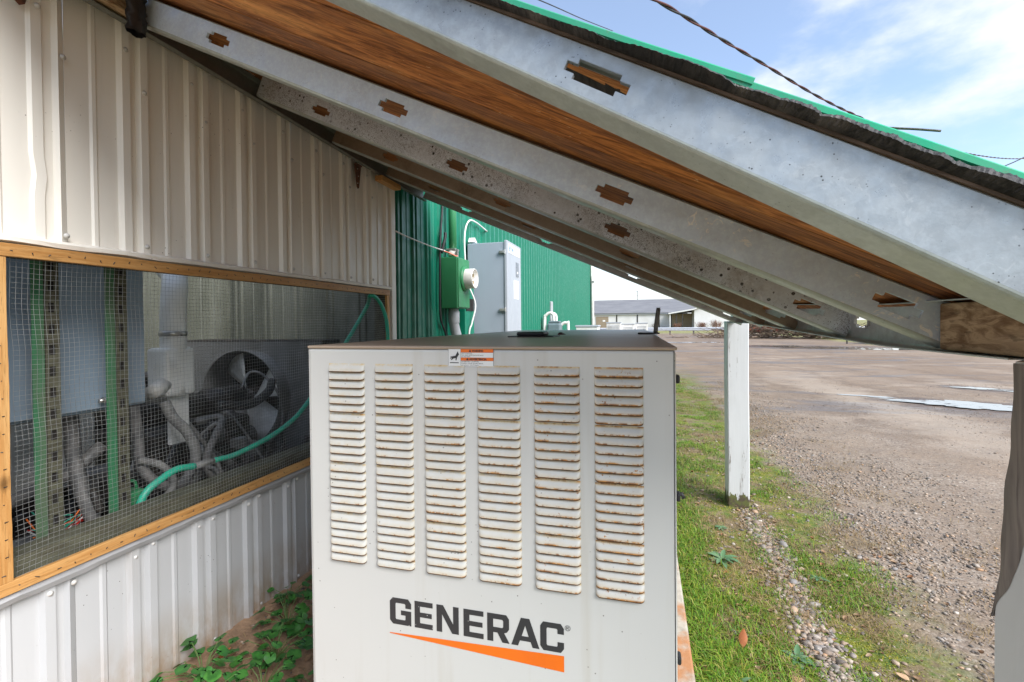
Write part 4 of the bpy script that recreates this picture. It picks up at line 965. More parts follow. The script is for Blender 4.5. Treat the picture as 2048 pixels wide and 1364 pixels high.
mb = MB(); mb.tube(smooth_path([(WX+.07, 3.72, 1.370), (WX+.07, 3.72, 1.25), (WX+.085, 3.76, 1.12), (WX+.12, 3.84, .95), (WX+.13, 3.88, .5), (WX+.13, 3.88, .0)], 6), .042, 16); mb.build('conduit', M['grey_pvc'], ms, True)
mb = MB(); mb.lathe([(.045, -.05), (.047, -.045), (.047, .045), (.045, .05)], (WX+.07, 3.72, 1.30), 'z', 16); mb.build('conduit_collar', M['grey_pvc'], ms, True)
sb = thing('breaker_box', 'small green box with a dark open front between meter and grey cabinet', 'junction box', (WX+.05, 4.02, 1.2))
mb = MB(); mb.box(WX+.013, WX+.09, 3.93, 4.16, 1.10, 1.62); mb.build('box', M['green_wall'], sb, bevel=.004)
mb = MB(); mb.box(WX+.0905, WX+.096, 3.95, 4.14, 1.36, 1.47); mb.build('open_panel', M['slot'], sb)
# grey transfer cabinet
tcab = thing('transfer_cabinet', 'tall grey electrical cabinet with a pale front standing against the green wall', 'electrical cabinet', (-1.41, 4.44, .1))
mb = MB(); mb.box(WX+.013, -1.225, 4.205, 4.66, .1, 1.995); mb.build('body', M['pale_grey'], tcab, bevel=.006)
mb = MB(); mb.box(-1.2245, -1.195, 4.195, 4.70, .11, 2.01); mb.build('door', M['light_grey'], tcab, bevel=.006)
for z in (1.90, 1.37, .6):
    mb = MB(); mb.box(-1.27, -1.222, 4.178, 4.204, z-.012, z+.012); mb.cyl((-1.215, 4.186, z-.02), (-1.215, 4.186, z+.02), .008, seg=8); mb.build('hinge', M['fastener'], tcab, bevel=.002)
mb = MB(); mb.box(-1.1948, -1.1915, 4.50, 4.60, 1.70, 1.84); mb.build('display', simple('grey_display', (.16, .17, .19), rough=.3), tcab)
mb = MB(); mb.box(-1.1912, -1.1905, 4.53, 4.57, 1.73, 1.75); mb.build('display_label', M['sticker'], tcab)
mb = MB(); mb.box(-1.1948, -1.1935, 4.42, 4.60, 1.48, 1.66); mb.build('notice_sheet', M['sticker'], tcab)
mb = MB(); mb.box(-1.1948, -1.193, 4.23, 4.66, 1.90, 1.985); mb.build('name_band', M['sticker'], tcab)
o = text_mesh('print', 'E·T·N', .055, simple('blue_print', (.08, .22, .45), rough=.5), (-1.192, 4.25, 1.92), rot=(math.pi/2, 0, math.pi/2), width=.16, bold=.002); o.parent = tcab; o.matrix_parent_inverse = Matrix.Translation(-tcab.location)
mb = MB(); mb.prism([(4.21, 2.011), (4.30, 2.011), (4.235, 2.055)], 'x', -1.58, -1.52); mb.build('lifting_ear', M['sticker'], tcab)
# cables on the green wall
hose('white_cable', 'white cable arching from the wall down behind the grey cabinet', [(-1.40, 4.35, 1.99), (-1.47, 4.30, 2.02), (WX+.03, 4.75, 2.21), (WX+.03, 4.40, 2.235), (WX+.04, 4.18, 2.20), (WX+.06, 4.02, 2.05), (WX+.07, 4.0, 1.80), (WX+.09, 4.02, 1.60), (WX+.14, 4.06, 1.42), (WX+.12, 4.02, 1.25), (WX+.10, 3.99, 1.1), (WX+.10, 3.98, .4)][2:], .008, M['cablewhite'], 'cable')
hose('strung_wire', 'thin pale wire strung across the green wall to the meter riser', [(WX+.03, 2.83, 1.862), (WX+.035, 2.95, 1.852), (WX+.035, 3.2, 1.845), (WX+.035, 3.45, 1.842), (WX+.04, 3.62, 1.845)], .005, M['cablewhite'], 'wire')
hose('black_wall_cable', 'black cable clipped to the green wall left of the meter box', [(WX+.02, 3.66, 2.5), (WX+.02, 3.62, 2.2), (WX+.02, 3.57, 1.9), (WX+.02, 3.555, 1.6), (WX+.02, 3.56, 1.3), (WX+.03, 3.64, 1.15), (WX+.03, 3.70, .9)], .009, M['cable_dark'], 'cable')
hose('black_tie', 'short black strap leaning beside the meter riser', [(WX+.03, 3.57, 1.82), (WX+.05, 3.60, 1.95), (WX+.05, 3.605, 1.99)], .012, M['cable_dark'], 'strap')
# gas meter with two goosenecks
gm_ = thing('gas_meter', 'grey gas meter with two looping pale pipes by the green wall', 'gas meter', (-1.35, 7.5, .5))
mb = MB(); mb.box(-1.47, -1.25, 7.42, 7.62, .95, 1.235); mb.build('body', simple('slate_meter', (.15, .20, .22), rough=.5), gm_, bevel=.03)
mb = MB(); mb.box(-1.45, -1.27, 7.44, 7.60, 1.236, 1.27); mb.build('crown', simple('slate_meter_crown', (.13, .17, .19), rough=.5), gm_, bevel=.012)
for d in (0, .06):
    mb = MB(); mb.tube(smooth_path([(-1.50-.02, 7.48+d, .0), (-1.52, 7.48+d, .7), (-1.52, 7.48+d, 1.28), (-1.50, 7.48+d, 1.36), (-1.44, 7.49+d, 1.40), (-1.385+d*.5, 7.5+d, 1.37), (-1.37+d*.5, 7.5+d, 1.26)], 6), .022, 12); mb.build('pipe', M['pvc'], gm_, True)
mb = MB(); mb.tube(smooth_path([(-1.27, 7.56, 1.20), (-1.22, 7.56, 1.235), (-1.17, 7.56, 1.23), (-1.15, 7.56, 1.15), (-1.15, 7.56, 0)], 5), .024, 12); mb.build('pipe', M['pvc'], gm_, True)
for d in (1.0, 1.2): pass
cd_ = thing('wall_conduit', 'flat grey conduit on the green wall left of the gas meter', 'conduit', (WX+.03, 8.3, 0))
mb = MB(); mb.box(WX+.013, WX+.05, 8.28, 8.42, 0, 1.62); mb.build('channel', M['grey_pvc'], cd_, bevel=.01)
for i, (x_, y_, w_, d_, h_, lab) in enumerate(((-1.25, 9.2, .42, .45, 1.185, 'white equipment box just past the gas meter'), (-1.25, 17.2, .5, .5, 1.23, 'first white box standing beyond the green building corner'), (-.75, 17.6, .45, .5, 1.17, 'second white box beyond the green building corner'), (-.25, 18.0, .42, .5, 1.2, 'last white box beyond the green building corner'))):
    b_ = thing('equipment_box', lab, 'equipment box', (x_+w_/2, y_+d_/2, 0), 'white equipment boxes near the green building')
    mb = MB(); mb.box(x_, x_+w_, y_, y_+d_, 0, h_-.035); mb.build('cabinet', M['pvc'], b_, bevel=.01)
    mb = MB(); mb.box(x_-.015, x_+w_+.015, y_-.015, y_+d_+.015, h_-.034, h_); mb.build('lid', M['light_grey'], b_, bevel=.008)
    for kk in range(3):
        mb = MB(); mb.box(x_+.05, x_+w_-.05, y_-.008, y_-.0005, h_-.14-.05*kk, h_-.12-.05*kk); mb.build('vent_slat', M['grey_pvc'], b_)

# ------------------------------------------------------------------ far warehouse
wh = thing('warehouse', 'long white single storey warehouse with a dark shingle roof across the yard', 'warehouse', (0, 95, 0))
wpaint = simple('white_board_panel', (.68, .675, .66), (.60, .59, .57), .6, scale=.5)
wdark = simple('dark_batten', (.035, .032, .03), rough=.7)
wroof = simple('slate_roof', (.15, .15, .16), (.20, .20, .205), .85, scale=1.2, st=(.3, 1, 3), bump=.3, bscale=6)
xs = [-14, -11.6, -9.3, -4.65, -.95, 2.85, 5.0]
for a, b in zip(xs[:-1], xs[1:]):
    mb = MB(); mb.box(a+.11, b-.11, 90, 90.15, -.1, 2.55); mb.build('wall_panel', wpaint, wh)
for x_ in xs:
    mb = MB(); mb.box(x_-.105, x_+.105, 89.95, 90.15, -.1, 2.55); mb.build('batten', wdark, wh)
mb = MB(); mb.box(-8.45, -6.15, 89.90, 89.99, 0, 2.2); d_ = mb.build('garage_door', simple('tan_door', (.30, .235, .16), (.24, .19, .13), .6), wh)
mb = MB(); mb.box(-7.2, -6.75, 89.87, 89.895, 1.25, 1.55); s__ = mb.build('door_sign', M['sticker']); s__.parent = d_
s__.matrix_parent_inverse = Matrix.Identity(4)
for k in range(5):
    mb = MB(); mb.box(-8.44, -6.16, 89.885, 89.9, .4*k+.38, .4*k+.41); s__ = mb.build('door_rib', simple('tan_rib', (.24, .19, .13), rough=.6)); s__.parent = d_; s__.matrix_parent_inverse = Matrix.Identity(4)
mb = MB(); mb.box(-14.2, 6, 89.7, 89.94, 2.5, 2.75); mb.build('gutter', M['light_grey'], wh)
P = [[(-14.3, 89.6, 2.74), (9.5, 89.6, 2.74)], [(-14.3, 101, 5.65), (9.5, 101, 5.65)], [(-14.3, 112, 2.74), (9.5, 112, 2.74)]]
mb = MB(); mb.sheet(P); mb.build('roof', wroof, wh, solid=.12)
mb = MB(); mb.box(-14, 24, 90.2, 111.8, -.1, 2.6); mb.build('hall_wall', wpaint, wh)
# gabled wing with porch
mb = MB(); mb.prism([(8.4, -.1), (24, -.1), (24, 2.9), (16.2, 6.2), (8.4, 3.3)], 'y', 85.6, 90.19); mb.build('gable_wall', wpaint, wh)
P = [[(4.2, yy_, 2.45), (8.3, yy_, 3.15), (16.2, yy_, 6.45), (24.3, yy_, 3.0)] for yy_ in (85.2, 92)]
mb = MB(); mb.sheet(P); mb.build('porch_roof', wroof, wh, solid=.14)
P = [[(4.2, 85.15, 2.42), (8.3, 85.15, 3.10), (16.2, 85.15, 6.40)], [(4.2, 85.15, 2.62), (8.3, 85.15, 3.32), (16.2, 85.15, 6.62)]]
mb = MB(); mb.sheet(P); mb.build('barge_board', wpaint, wh, solid=.05)
for x_ in (4.5, 5.5, 6.5):
    mb = MB(); mb.box(x_-.08, x_+.08, 85.4, 85.56, -.1, 2.4); mb.build('porch_post', wdark if x_ > 5 else wpaint, wh)
mb = MB(); mb.box(5.01, 8.39, 89.6, 89.69, -.1, 2.5); mb.build('porch_back', simple('tan_cladding', (.36, .28, .19), (.28, .215, .145), .7), wh)
vm = thing('roof_mast', 'thin mast with two small caps on the warehouse ridge', 'mast', (-1.0, 101, 5.6))
mb = MB(); mb.cyl((-1, 101, 5.55), (-1, 101, 7.5), .05, seg=6); mb.build('pole', wdark, vm)
for z in (6.6, 7.35):
    mb = MB(); mb.lathe([(.0001, .12), (.28, .06), (.3, 0), (.0001, -.04)], (-1, 101, z), 'z', 10); mb.build('cap', M['grey_pvc'], vm, True)
# guardrail
gr = thing('guardrail', 'galvanised road guardrail along the far side of the yard', 'guardrail', (4, 45, 0))
prof = [(0, .42), (-.06, .46), (-.06, .53), (0, .57), (-.06, .61), (-.06, .68), (0, .72)]
P = [[(x_, 45+d, z-.05) for d, z in prof] for x_ in np.linspace(-4, 20, 13)]
mb = MB(); mb.sheet(P); mb.build('rail', M['galv_rail'], gr, solid=.006)
for k in range(13):
    mb = MB(); mb.box(-4+2*k+.3, -4+2*k+.42, 45.03, 45.17, -.2, .66); mb.build('post', M['grey_timber'], gr)
# bare shrubs
twig_r = simple('reddish_dead_twig', (.22, .105, .065), (.15, .08, .055), .9, scale=2)
twig_b = simple('brown_dead_twig', (.20, .14, .09), (.12, .085, .06), .9, scale=2)
def shrub(cx, cy, rx, h, n, mat, label, seed, nm='bare_shrub', group='bare winter shrubs across the yard'):
    r = random.Random(seed); mb = MB()
    for k in range(n):
        a = r.random()*6.28; q_ = r.random()**.5*rx*.6; bx, by = cx+q_*math.cos(a), cy+q_*math.sin(a)*.7
        hh = h*r.uniform(.55, 1)*(1-.35*(q_/rx)); dx, dy = r.uniform(-1, 1)*rx*.45, r.uniform(-1, 1)*rx*.4
        mb.tube([(bx, by, -.05), (bx+dx*.4, by+dy*.4, hh*.55), (bx+dx, by+dy, hh)], [.02, .014, .006], 3, False)
        for j in range(3):
            t = r.uniform(.35, .9); p = (bx+dx*t, by+dy*t, hh*t)
            mb.tube([p, (p[0]+r.uniform(-.35, .35), p[1]+r.uniform(-.35, .35), p[2]+r.uniform(.08, .4))], [.012, .005], 3, False)
    o = thing(nm, label, 'shrub', (cx, cy, 0), group); mb.build('twigs', mat, o, recalc=False); return o
shrub(5.6, 84.5, .9, 1.0, 60, twig_r, 'reddish bare shrub by the warehouse porch', 31)
shrub(9.4, 84.0, 1.3, 1.2, 80, twig_r, 'reddish bare shrub in front of the white gable wall', 32)
shrub(11.6, 84.0, 1.2, 1.6, 80, twig_r, 'taller reddish shrub right of the gable, next to the post', 36)
shrub(2.2, 88.5, .9, .9, 40, twig_b, 'brown bare shrub below the warehouse wall panel', 33)
shrub(-.6, 88.7, .5, .8, 25, twig_b, 'small brown shrub near the dark battens', 34)
bp = MB(); r = random.Random(40)
for k in range(1500):
    x_ = r.gauss(10.5, 2.6); y_ = 36.5+r.gauss(0, .9)-.25*(x_-10); z_ = max(0, 1.45*math.exp(-((x_-9.6)/3.2)**2)*r.random()); a = r.random()*6.28; e = r.uniform(-.3, .6); l_ = r.uniform(.5, 1.5)
    bp.tube([(x_, y_, z_), (x_+l_*.5*math.cos(a), y_+l_*.5*math.sin(a), z_+l_*.5*e+.08), (x_+l_*math.cos(a), y_+l_*math.sin(a), max(0, z_+l_*e))], [.028, .022, .008], 3, False)
tag(bp.build('brush_pile', twig_b, None, recalc=False), 'long heap of cut brown branches at the edge of the yard', 'brush pile')
# vehicles glimpsed under the eave
tr = thing('flat_trailer', 'low white flat trailer parked on the grass verge', 'trailer', (12.3, 28.2, 0))
mb = MB(); mb.box(11.2, 14.2, 27.4, 29.0, .52, .66); mb.build('deck', wpaint, tr, bevel=.02)
for x_ in (12.4, 13.3):
    mb = MB(); mb.lathe([(.0001, -.09), (.18, -.09), (.30, -.07), (.33, 0), (.30, .07), (.18, .09), (.0001, .09)], (x_, 27.45, .33), 'y', 20); mb.build('wheel', M['black'], tr, True)
mb = MB(); mb.prism([(10.0, .50), (11.2, .50), (11.2, .56), (10.0, .55)], 'y', 28.15, 28.25); mb.build('drawbar', wdark, tr)
mb = MB(); mb.cyl((10.15, 28.2, -.02), (10.15, 28.2, .55), .035, seg=8); mb.build('jockey_leg', wdark, tr)
mb = MB(); mb.box(12.1, 13.6, 27.35, 27.42, .66, .76); mb.build('mudguard', wpaint, tr)
car = thing('red_car', 'small red hatchback parked far off past the brush', 'car', (8.6, 43, 0))
redp = simple('red_car_paint', (.45, .03, .02), rough=.3)
mb = MB(); mb.prism([(6.7, .28), (10.4, .28), (10.45, .70), (9.5, .86), (7.0, .88), (6.66, .6)], 'y', 41.6, 43.2); mb.build('body', redp, car, bevel=.06)
mb = MB(); mb.prism([(7.0, .87), (9.4, .87), (8.7, 1.32), (7.4, 1.34)], 'y', 41.72, 43.08); mb.build('cabin', simple('car_glass', (.03, .035, .04), rough=.08), car, bevel=.05)
mb = MB(); mb.box(7.4, 8.68, 41.75, 43.05, 1.335, 1.38); mb.build('roof', redp, car, bevel=.02)
for x_ in (7.4, 9.6):
    mb = MB(); mb.lathe([(.0001, -.1), (.2, -.1), (.29, -.07), (.3, .06), (.0001, .08)], (x_, 41.65, .3), 'y', 18); mb.build('wheel', M['black'], car, True)

# ------------------------------------------------------------------ overhead lines and stick on the roof
def twisted(name, label, pts, sep_, r0, mats):
    th = thing(name, label, 'cable', pts[0]); path = smooth_path(pts, 60); L_ = 0; prev = path[0]
    lines = [[], []]
    for p in path:
        L_ += (p-prev).length; prev = p; a = L_*2*math.pi/.9
        s = Vector((.93*math.cos(a), -.35*math.cos(a), math.sin(a)))*sep_
        lines[0].append(p+s); lines[1].append(p-s)
    for ln, m, nm in zip(lines, mats, ('black_strand', 'red_brown_strand')):
        mb = MB(); mb.tube(ln, r0, 6); mb.build(nm, m, th, True)
twisted('overhead_cable', 'black and red twisted service cable sweeping across the sky', [(-.55, 3.3, 3.70), (.076, 4.195, 3.969), (1.231, 6.155, 4.347), (3.234, 8.859, 4.575), (6.926, 13.824, 5.363), (12.818, 20.739, 6.78), (20, 28, 9)], .0095, .0095, [M['cable_dark'], M['cable_red']])
hose('thin_overhead_wire', 'thin black wire crossing the sky above the roof edge', [(-1.6, 3.6, 4.2), (-1.017, 4.876, 4.595), (-.787, 6.737, 5.491), (-.5, 9, 6.6)], .006, M['cable_dark'], 'wire')
hose('far_overhead_wire', 'short length of dark wire at the right edge of the sky', [(11.0, 19.6, 6.05), (13.2, 21.2, 7.0), (18, 26, 9.5)], .018, M['cable_dark'], 'wire')
hose('roof_stick', 'thin dark stick lying out over the green roof edge', [(0.175, 0.690, 1.482), (0.257, 0.650, 1.472), (0.288, 0.641, 1.4655), (0.319, 0.635, 1.457)], .0013, M['greenwood'], 'stick', 6)

# ------------------------------------------------------------------ vegetation, pebbles, litter
def blades(n, xs_, ys_, hgt, wid, lean, name, mat, label, segs=2, seed=5):
    g = np.random.default_rng(seed); n = len(xs_); a = g.random(n)*2*np.pi; h = hgt*(.55+.75*g.random(n)); wd = wid*(.7+.6*g.random(n))
    ln = lean*(.3+g.random(n)); d = np.stack([np.cos(a), np.sin(a)], -1); pdir = np.stack([-d[:, 1], d[:, 0]], -1); z0 = H(xs_, ys_)-.004
    V = np.zeros((n, 5, 3)); base = np.stack([xs_, ys_], -1)
    V[:, 0, :2] = base-pdir*wd[:, None]/2; V[:, 1, :2] = base+pdir*wd[:, None]/2
    mid = base+d*(h*ln*.35)[:, None]; V[:, 2, :2] = mid+pdir*(wd*.42)[:, None]; V[:, 3, :2] = mid-pdir*(wd*.42)[:, None]
    V[:, 4, :2] = base+d*(h*ln)[:, None]; V[:, 0, 2] = V[:, 1, 2] = z0; V[:, 2, 2] = V[:, 3, 2] = z0+h*.6; V[:, 4, 2] = z0+h*np.clip(1.05-.45*ln, .25, 1)
    o = (np.arange(n)*5)[:, None, None]; F = (np.array([[0, 1, 2], [0, 2, 3], [3, 2, 4]])[None]+o).reshape(-1, 3)
    return tag(put(name, np_mesh(name, V.reshape(-1, 3), F, mat)), label, kind='stuff')
def leafmat(name, stops, rough=.55, trans=.25):
    n = NT(name); col = n.ramp(n.island(), stops); n.fin(col, rough, 0, .3)
    return n.m
gmat = leafmat('grass_blade', [(0, (.052, .135, .006)), (.35, (.090, .205, .008)), (.65, (.15, .255, .014)), (.88, (.23, .25, .025)), (1, (.30, .24, .08))])
dmat = leafmat('dry_grass', [(0, (.27, .19, .085)), (.5, (.20, .13, .05)), (1, (.34, .25, .13))])
mmat = leafmat('moss', [(0, (.12, .17, .01)), (.5, (.21, .23, .012)), (1, (.36, .28, .02))])
def strip_pts(n, fn, x0=.165, x1=1.5, y0=1.45, y1=11, bias=1.7):
    x_ = x0+(x1-x0)*rng.random(n); y_ = y0+(y1-y0)*rng.random(n)**bias; k = rng.random(n) < fn(x_, y_)
    k &= ~((x_ > .535) & (x_ < .68) & (y_ > 3.41) & (y_ < 3.565))
    k &= ~((x_ > .53) & (x_ < .685) & (y_ < .95)); return x_[k], y_[k]
def edge(x_, y_): return np.clip((1.12+.35*(n1(x_, y_, 1.1)-.5)+.25*(n2(x_, y_, 3.)-.5)-.04*np.clip(y_-5, 0, 9)-x_)/.28, 0, 1)
drip = lambda x_, y_: np.exp(-((x_-.665-.05*(n3(x_*0, y_, 2.)-.5))/.062)**2)*np.clip((3.6-y_)/.5, 0, 1)
x_, y_ = strip_pts(230000, lambda a, b: edge(a, b)*(.75*np.clip((n1(a, b, 4.5)*.6+n2(a, b, 11.)*.4-.50)/.16, 0, 1)+.9*np.exp(-((a-.2)/.10)**2)+.5*np.clip((1.95-b)/.4, 0, 1)*(a < .5))*(1-.93*drip(a, b)), bias=1.5)
lng = np.exp(-((x_-.2)/.13)**2)+.6*np.clip((2.0-y_)/.3, 0, 1)*(x_ < .5)
sel = rng.random(len(x_)) < (.10+.9*lng)
blades(0, x_[sel], y_[sel], .044, .0028, 1.3, 'grass', gmat, 'bright green grass growing along the slab edge and strip', seed=1)
blades(0, x_[~sel], y_[~sel], .026, .0026, 1.2, 'short_grass', gmat, 'short thin grass through the mossy strip', seed=2)
x_, y_ = strip_pts(140000, lambda a, b: edge(a, b)*np.clip((n3(a, b, 3.2)*.65+n1(a, b, 9.)*.35-.43)/.10, 0, 1)*(1-drip(a, b)), x0=.28, bias=1.5)
blades(0, x_, y_, .011, .0034, .8, 'moss', mmat, 'yellow green moss cushions in the strip beside the slab', seed=3)
x_, y_ = strip_pts(60000, lambda a, b: np.clip((1.75+.3*n2(a, b, 1.5)-a)/.6, 0, 1)*np.clip((n2(a, b, 2.6)*.6+n3(a, b, 8.)*.4-.42)/.2, 0, 1), x1=2.0, bias=1.5)
blades(0, x_, y_, .035, .0022, 2.0, 'dead_grass', dmat, 'flattened straw coloured dead grass among the pebbles', seed=4)
x_ = -.83-.7*rng.random(700); y_ = 1.15+.95*rng.random(700)
blades(0, x_, y_, .03, .0025, 2.0, 'straw', dmat, 'scattered straw on the bare dirt by the wall', seed=6)

# pebbles
ico = bmesh.new(); bmesh.ops.create_icosphere(ico, subdivisions=1, radius=1); iv = np.array([v.co[:] for v in ico.verts]); 
fi = np.array([[v.index for v in f.verts] for f in ico.faces]); ico.free()
pm = NT('pebble'); pc = pm.ramp(pm.island(), [(0, (.09, .08, .072)), (.2, (.17, .135, .11)), (.4, (.27, .19, .13)), (.58, (.33, .255, .19)), (.74, (.21, .20, .195)), (.88, (.40, .33, .26)), (.95, (.42, .24, .12)), (1, (.52, .48, .42))])
pm.fin(pm.mix(pm.rng(pm.noise(160, 3), .4, .65, 0, .35), pc, (.14, .11, .09)), .7)
def pebbles(x_, y_, size, name, label, seed):
    g = np.random.default_rng(seed); n = len(x_); s = size*np.exp(g.normal(0, .38, n)); sc3 = np.stack([s*(1+.5*g.random(n)), s*(.75+.3*g.random(n)), s*(.42+.22*g.random(n))], -1)
    a = g.random(n)*2*np.pi; V = iv[None]*(1+.16*g.standard_normal((n, len(iv), 1)).clip(-1.5, 1.5))*sc3[:, None, :]
    X_ = V[..., 0]*np.cos(a)[:, None]-V[..., 1]*np.sin(a)[:, None]+x_[:, None]; Y_ = V[..., 0]*np.sin(a)[:, None]+V[..., 1]*np.cos(a)[:, None]+y_[:, None]
    Z_ = V[..., 2]+(H(x_, y_)+sc3[:, 2]*.45)[:, None]
    F = (fi[None]+(np.arange(n)*len(iv))[:, None, None]).reshape(-1, 3)
    return tag(put(name, np_mesh(name, np.stack([X_, Y_, Z_], -1).reshape(-1, 3), F, pm.m, True)), label, kind='stuff')
x_, y_ = strip_pts(14000, lambda a, b: drip(a, b), x0=.5, x1=.85, y0=1.3, y1=3.7, bias=1)
pebbles(x_, y_, .0072, 'pebbles', 'drip line of washed rounded pebbles under the eave', 1)
x_, y_ = strip_pts(60000, lambda a, b: np.clip((a-1.02+.35*(n1(a, b, 1.4)-.5))/.35, 0, 1)*np.clip((2.15+.8*(n2(a, b, .9)-.5)-a)/.9, 0, 1)**1.3*np.clip((n3(a, b, 3.)*.5+n1(a, b, 7.)*.5-.26)/.25, 0.05, 1), x0=.8, x1=2.6, y0=1.35, y1=9, bias=1.9)
pebbles(x_, y_, .0052, 'gravel', 'loose gravel margin between the grass strip and the packed yard', 2)
x_, y_ = strip_pts(26000, lambda a, b: np.clip((n2(a, b, 1.3)*.6+n1(a, b, 5.)*.4-.3)/.3, .1, 1), x0=1.2, x1=6.5, y0=1.8, y1=11, bias=1.5)
pebbles(x_, y_, .0036, 'grit', 'scattered small stones on the packed yard', 3)
x_, y_ = strip_pts(1800, lambda a, b: .6*edge(a, b), x0=.17, x1=1.0, y0=1.4, y1=6)
pebbles(x_, y_, .0062, 'strip_stones', 'odd stones lying in the mossy strip', 4)
x_ = -.82-.72*rng.random(420); y_ = 1.1+1.1*rng.random(420); pebbles(x_, y_, .0042, 'dirt_stones', 'small stones in the bare dirt by the wall', 5)

# dead leaf litter
def leaf_shape(n=9, lobed=0):
    pts = []
    for k in range(n):
        t = k/(n-1); w_ = math.sin(math.pi*t**.8)**.9*.34*(1+lobed*.35*math.sin(t*22)); pts.append((t, w_))
    return pts
g = np.random.default_rng(77); lv = []; lf = []
def add_leaf(x, y, z, s, a, curl, tilt):
    o = len(lv); pts = leaf_shape(8, .8)
    for t, w_ in pts:
        for sg in (-1, 0, 1):
            u, v, h = (t-.5)*s, sg*w_*s, s*(curl*(abs(sg)*w_*1.2+(t-.5)**2)+tilt*(t-.5))
            lv.append((x+u*math.cos(a)-v*math.sin(a), y+u*math.sin(a)+v*math.cos(a), z+h+.004))
    for k in range(len(pts)-1):
        for j in range(2): lf.append((o+k*3+j, o+(k+1)*3+j, o+(k+1)*3+j+1, o+k*3+j+1))
for k in range(900):
    x = .2+1.1*g.random(); y = 1.4+5*g.random()**1.6
    if g.random() > .25+.75*(n2(x, y, 2.8) > .52): continue
    add_leaf(x, y, float(H(x, y)), .012+.018*g.random(), g.random()*6.28, .5+.8*g.random(), .6*(g.random()-.5))
for k in range(90):
    x = -.85-.7*g.random(); y = 1.15+1.0*g.random(); add_leaf(x, y, float(H(x, y)), .018+.02*g.random(), g.random()*6.28, .6, .3)
lm = leafmat('dead_leaf', [(0, (.20, .11, .06)), (.4, (.30, .19, .11)), (.7, (.36, .26, .17)), (1, (.24, .10, .04))], .8)
tag(put('fallen_leaves', np_mesh('fallen_leaves', np.array(lv), np.array(lf), lm, True)), 'curled brown dead leaves scattered over the strip and dirt', kind='stuff')
def one_leaf(x, y, s, a, curl, tilt, c, label):
    lv.clear(); lf.clear(); add_leaf(x, y, float(H(x, y))+abs(tilt)*s*.5, s, a, curl, tilt)
    me = np_mesh('fallen_leaf', np.array(lv), np.array(lf), c, True); o = put('fallen_leaf', me); tag(o, label, 'leaf', 'single dead leaves beside the slab')
    q = o.modifiers.new('thickness', 'SOLIDIFY'); q.thickness = .0008
one_leaf(.360, 1.955, .045, 1.3, .5, 1.1, simple('rust_leaf', (.36, .12, .035), (.25, .08, .03), .7), 'rust orange dead leaf standing upright in the grass')
one_leaf(.50, 1.80, .036, .4, .6, .2, simple('tan_leaf', (.46, .28, .14), (.36, .2, .1), .7), 'tan leaf lying at the pebble line near the slab')
one_leaf(.86, 1.93, .040, 2.4, .4, .1, simple('pale_leaf', (.50, .33, .19), (.4, .25, .14), .7), 'pale curled leaf lying among the gravel')
one_leaf(-1.47, 1.36, .05, .8, .5, .8, simple('orange_leaf', (.55, .16, .05), (.42, .12, .04), .7), 'orange red dead leaf propped among the weeds by the wall')

# leafy weeds by the wall
def weed_leaf(lobes=True):
    mb = MB(); n = 14; rim = []
    for k in range(n+1):
        a = -2.75+5.5*k/n; rr = .5*(1+.10*math.cos(5*a) if lobes else 1)*(1-.18*(abs(a) > 2.2)); rim.append((.42+rr*math.cos(a), .95*rr*math.sin(a)))
    V = [(0, 0, 0), (.45, 0, .03)]+[(x, y, .10*abs(y)+.05*math.sin(6*x)) for x, y in rim]
    F = [(1, 2+k, 3+k) for k in range(n)]+[(0, 1, 2), (0, n+2, 1)]
    mb.add(V, F); return mb
wmat = NT('weed_leaf'); wmat.fin(wmat.mix(wmat.rng(wmat.noise(40, 3), .35, .65), wmat.mix(wmat.objrand(), (.035, .17, .022), (.075, .24, .04)), (.03, .12, .02)), .42)
WL = weed_leaf().mesh('weed_leaf', wmat.m, True, False)
wstem = simple('weed_stem', (.12, .2, .05), rough=.6)
r_ = random.Random(99)
spots = [(-1.40, 1.60, 1.0, 13, 'tallest leafy weed clump against the white cladding'), (-1.50, 1.73, .7, 10, 'leafy weed creeping along the foot of the cladding'), (-1.32, 1.45, 1.0, 13, 'spreading leafy weed on the open dirt between wall and slab'), (-1.24, 1.30, .9, 12, 'leafy weed nearest the generator corner'), (-1.47, 1.28, 1.0, 12, 'leafy weed in front of the orange leaf'), (-1.05, 1.36, .8, 10, 'leafy weed tucked beside the concrete slab'), (-1.36, 1.22, .8, 10, 'low leafy weed at the bottom of the dirt patch'), (-1.44, 1.9, .7, 8, 'small weed by the wall foot toward the corner')]
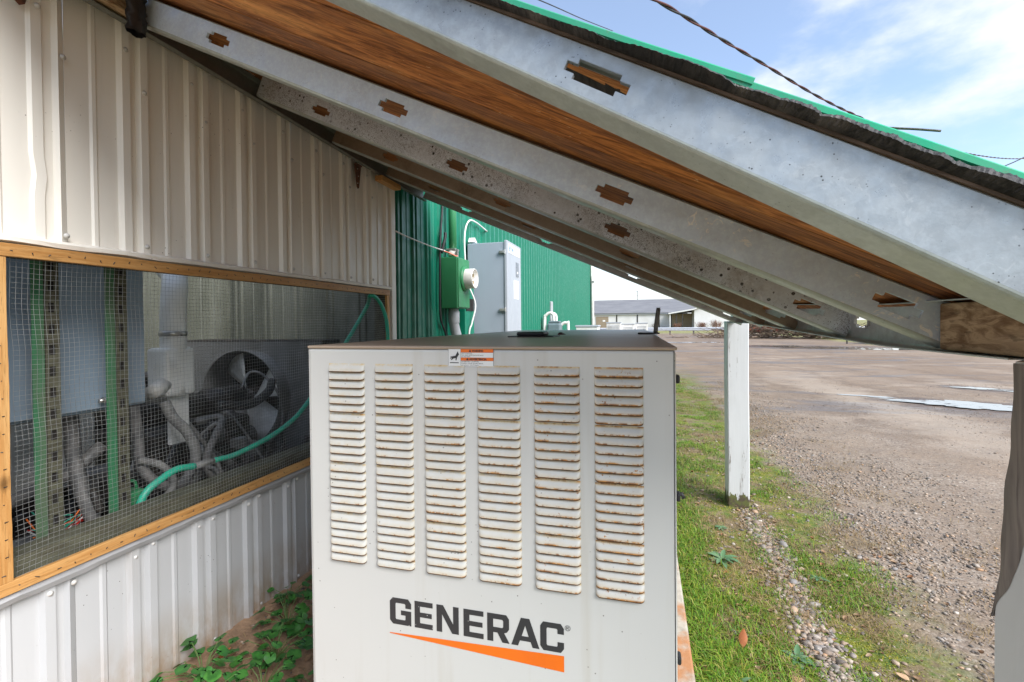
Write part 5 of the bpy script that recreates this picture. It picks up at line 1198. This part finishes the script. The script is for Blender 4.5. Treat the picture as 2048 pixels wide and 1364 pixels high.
for sx, sy, sc1, nl_, lab in spots:
    nl_ = int(nl_*1.8)
    z0 = float(H(sx, sy)); pl = thing('leafy_weed', lab, 'weed', (sx, sy, z0), 'leafy weeds on the dirt by the wall')
    for k in range(nl_):
        a = k*2.4+r_.uniform(-.4, .4); rad_ = sc1*r_.uniform(.02, .115); hh = sc1*r_.uniform(.03, .095); tip = Vector((rad_*math.cos(a), rad_*math.sin(a), hh))
        mb = MB(); mb.tube([(sx, sy, z0), (sx+tip.x*.5, sy+tip.y*.5, z0+hh*.75), (sx+tip.x, sy+tip.y, z0+hh)], .0014, 4, False); mb.build('stem', wstem, pl, True)
        o = put('leaf', WL, pl); s = sc1*r_.uniform(.034, .062)
        o.matrix_basis = Matrix.Translation(Vector((sx, sy, z0))+tip) @ Matrix.Rotation(a+r_.uniform(-.5, .5), 4, 'Z') @ Matrix.Rotation(r_.uniform(-.15, .5), 4, 'Y') @ Matrix.Rotation(r_.uniform(-.4, .4), 4, 'X') @ Matrix.Scale(s, 4)
# grey green rosettes
def ros_leaf():
    mb = MB(); P = []
    for k in range(8):
        t = k/7; w_ = .16*math.sin(math.pi*min(1, t*.93+.07))**.8; z = .35*t-.42*t*t; P.append([(t, -w_, z+.35*w_), (t, 0, z), (t, w_, z+.35*w_)])
    mb.sheet(P); return mb
rmat_ = NT('rosette_leaf'); rmat_.fin(rmat_.mix(rmat_.objrand(), (.06, .15, .06), (.12, .21, .10)), .55)
RL = ros_leaf().mesh('rosette_leaf', rmat_.m, True, False)
for sx, sy, s0, nl_, lab in ((.385, 2.62, .085, 15, 'grey green rosette weed beside the dead leaves, halfway along the strip'), (.535, 1.93, .062, 12, 'grey green rosette weed beside the pebble drip line at the bottom'), (.44, 3.02, .045, 9, 'small pale rosette weed at the foot of the white post'), (.30, 1.72, .05, 10, 'dark rosette weed against the slab edge'), (.80, 2.55, .05, 10, 'rosette weed on the far side of the pebble drip line')):
    z0 = float(H(sx, sy))+.004; pl = thing('rosette_weed', lab, 'weed', (sx, sy, z0), 'rosette weeds in the mossy strip')
    for k in range(nl_):
        o = put('leaf', RL, pl); o.matrix_basis = Matrix.Translation((sx, sy, z0)) @ Matrix.Rotation(k*2.4, 4, 'Z') @ Matrix.Rotation(-r_.uniform(.1, .7)*(k/nl_), 4, 'Y') @ Matrix.Scale(s0*r_.uniform(.7, 1.1), 4)
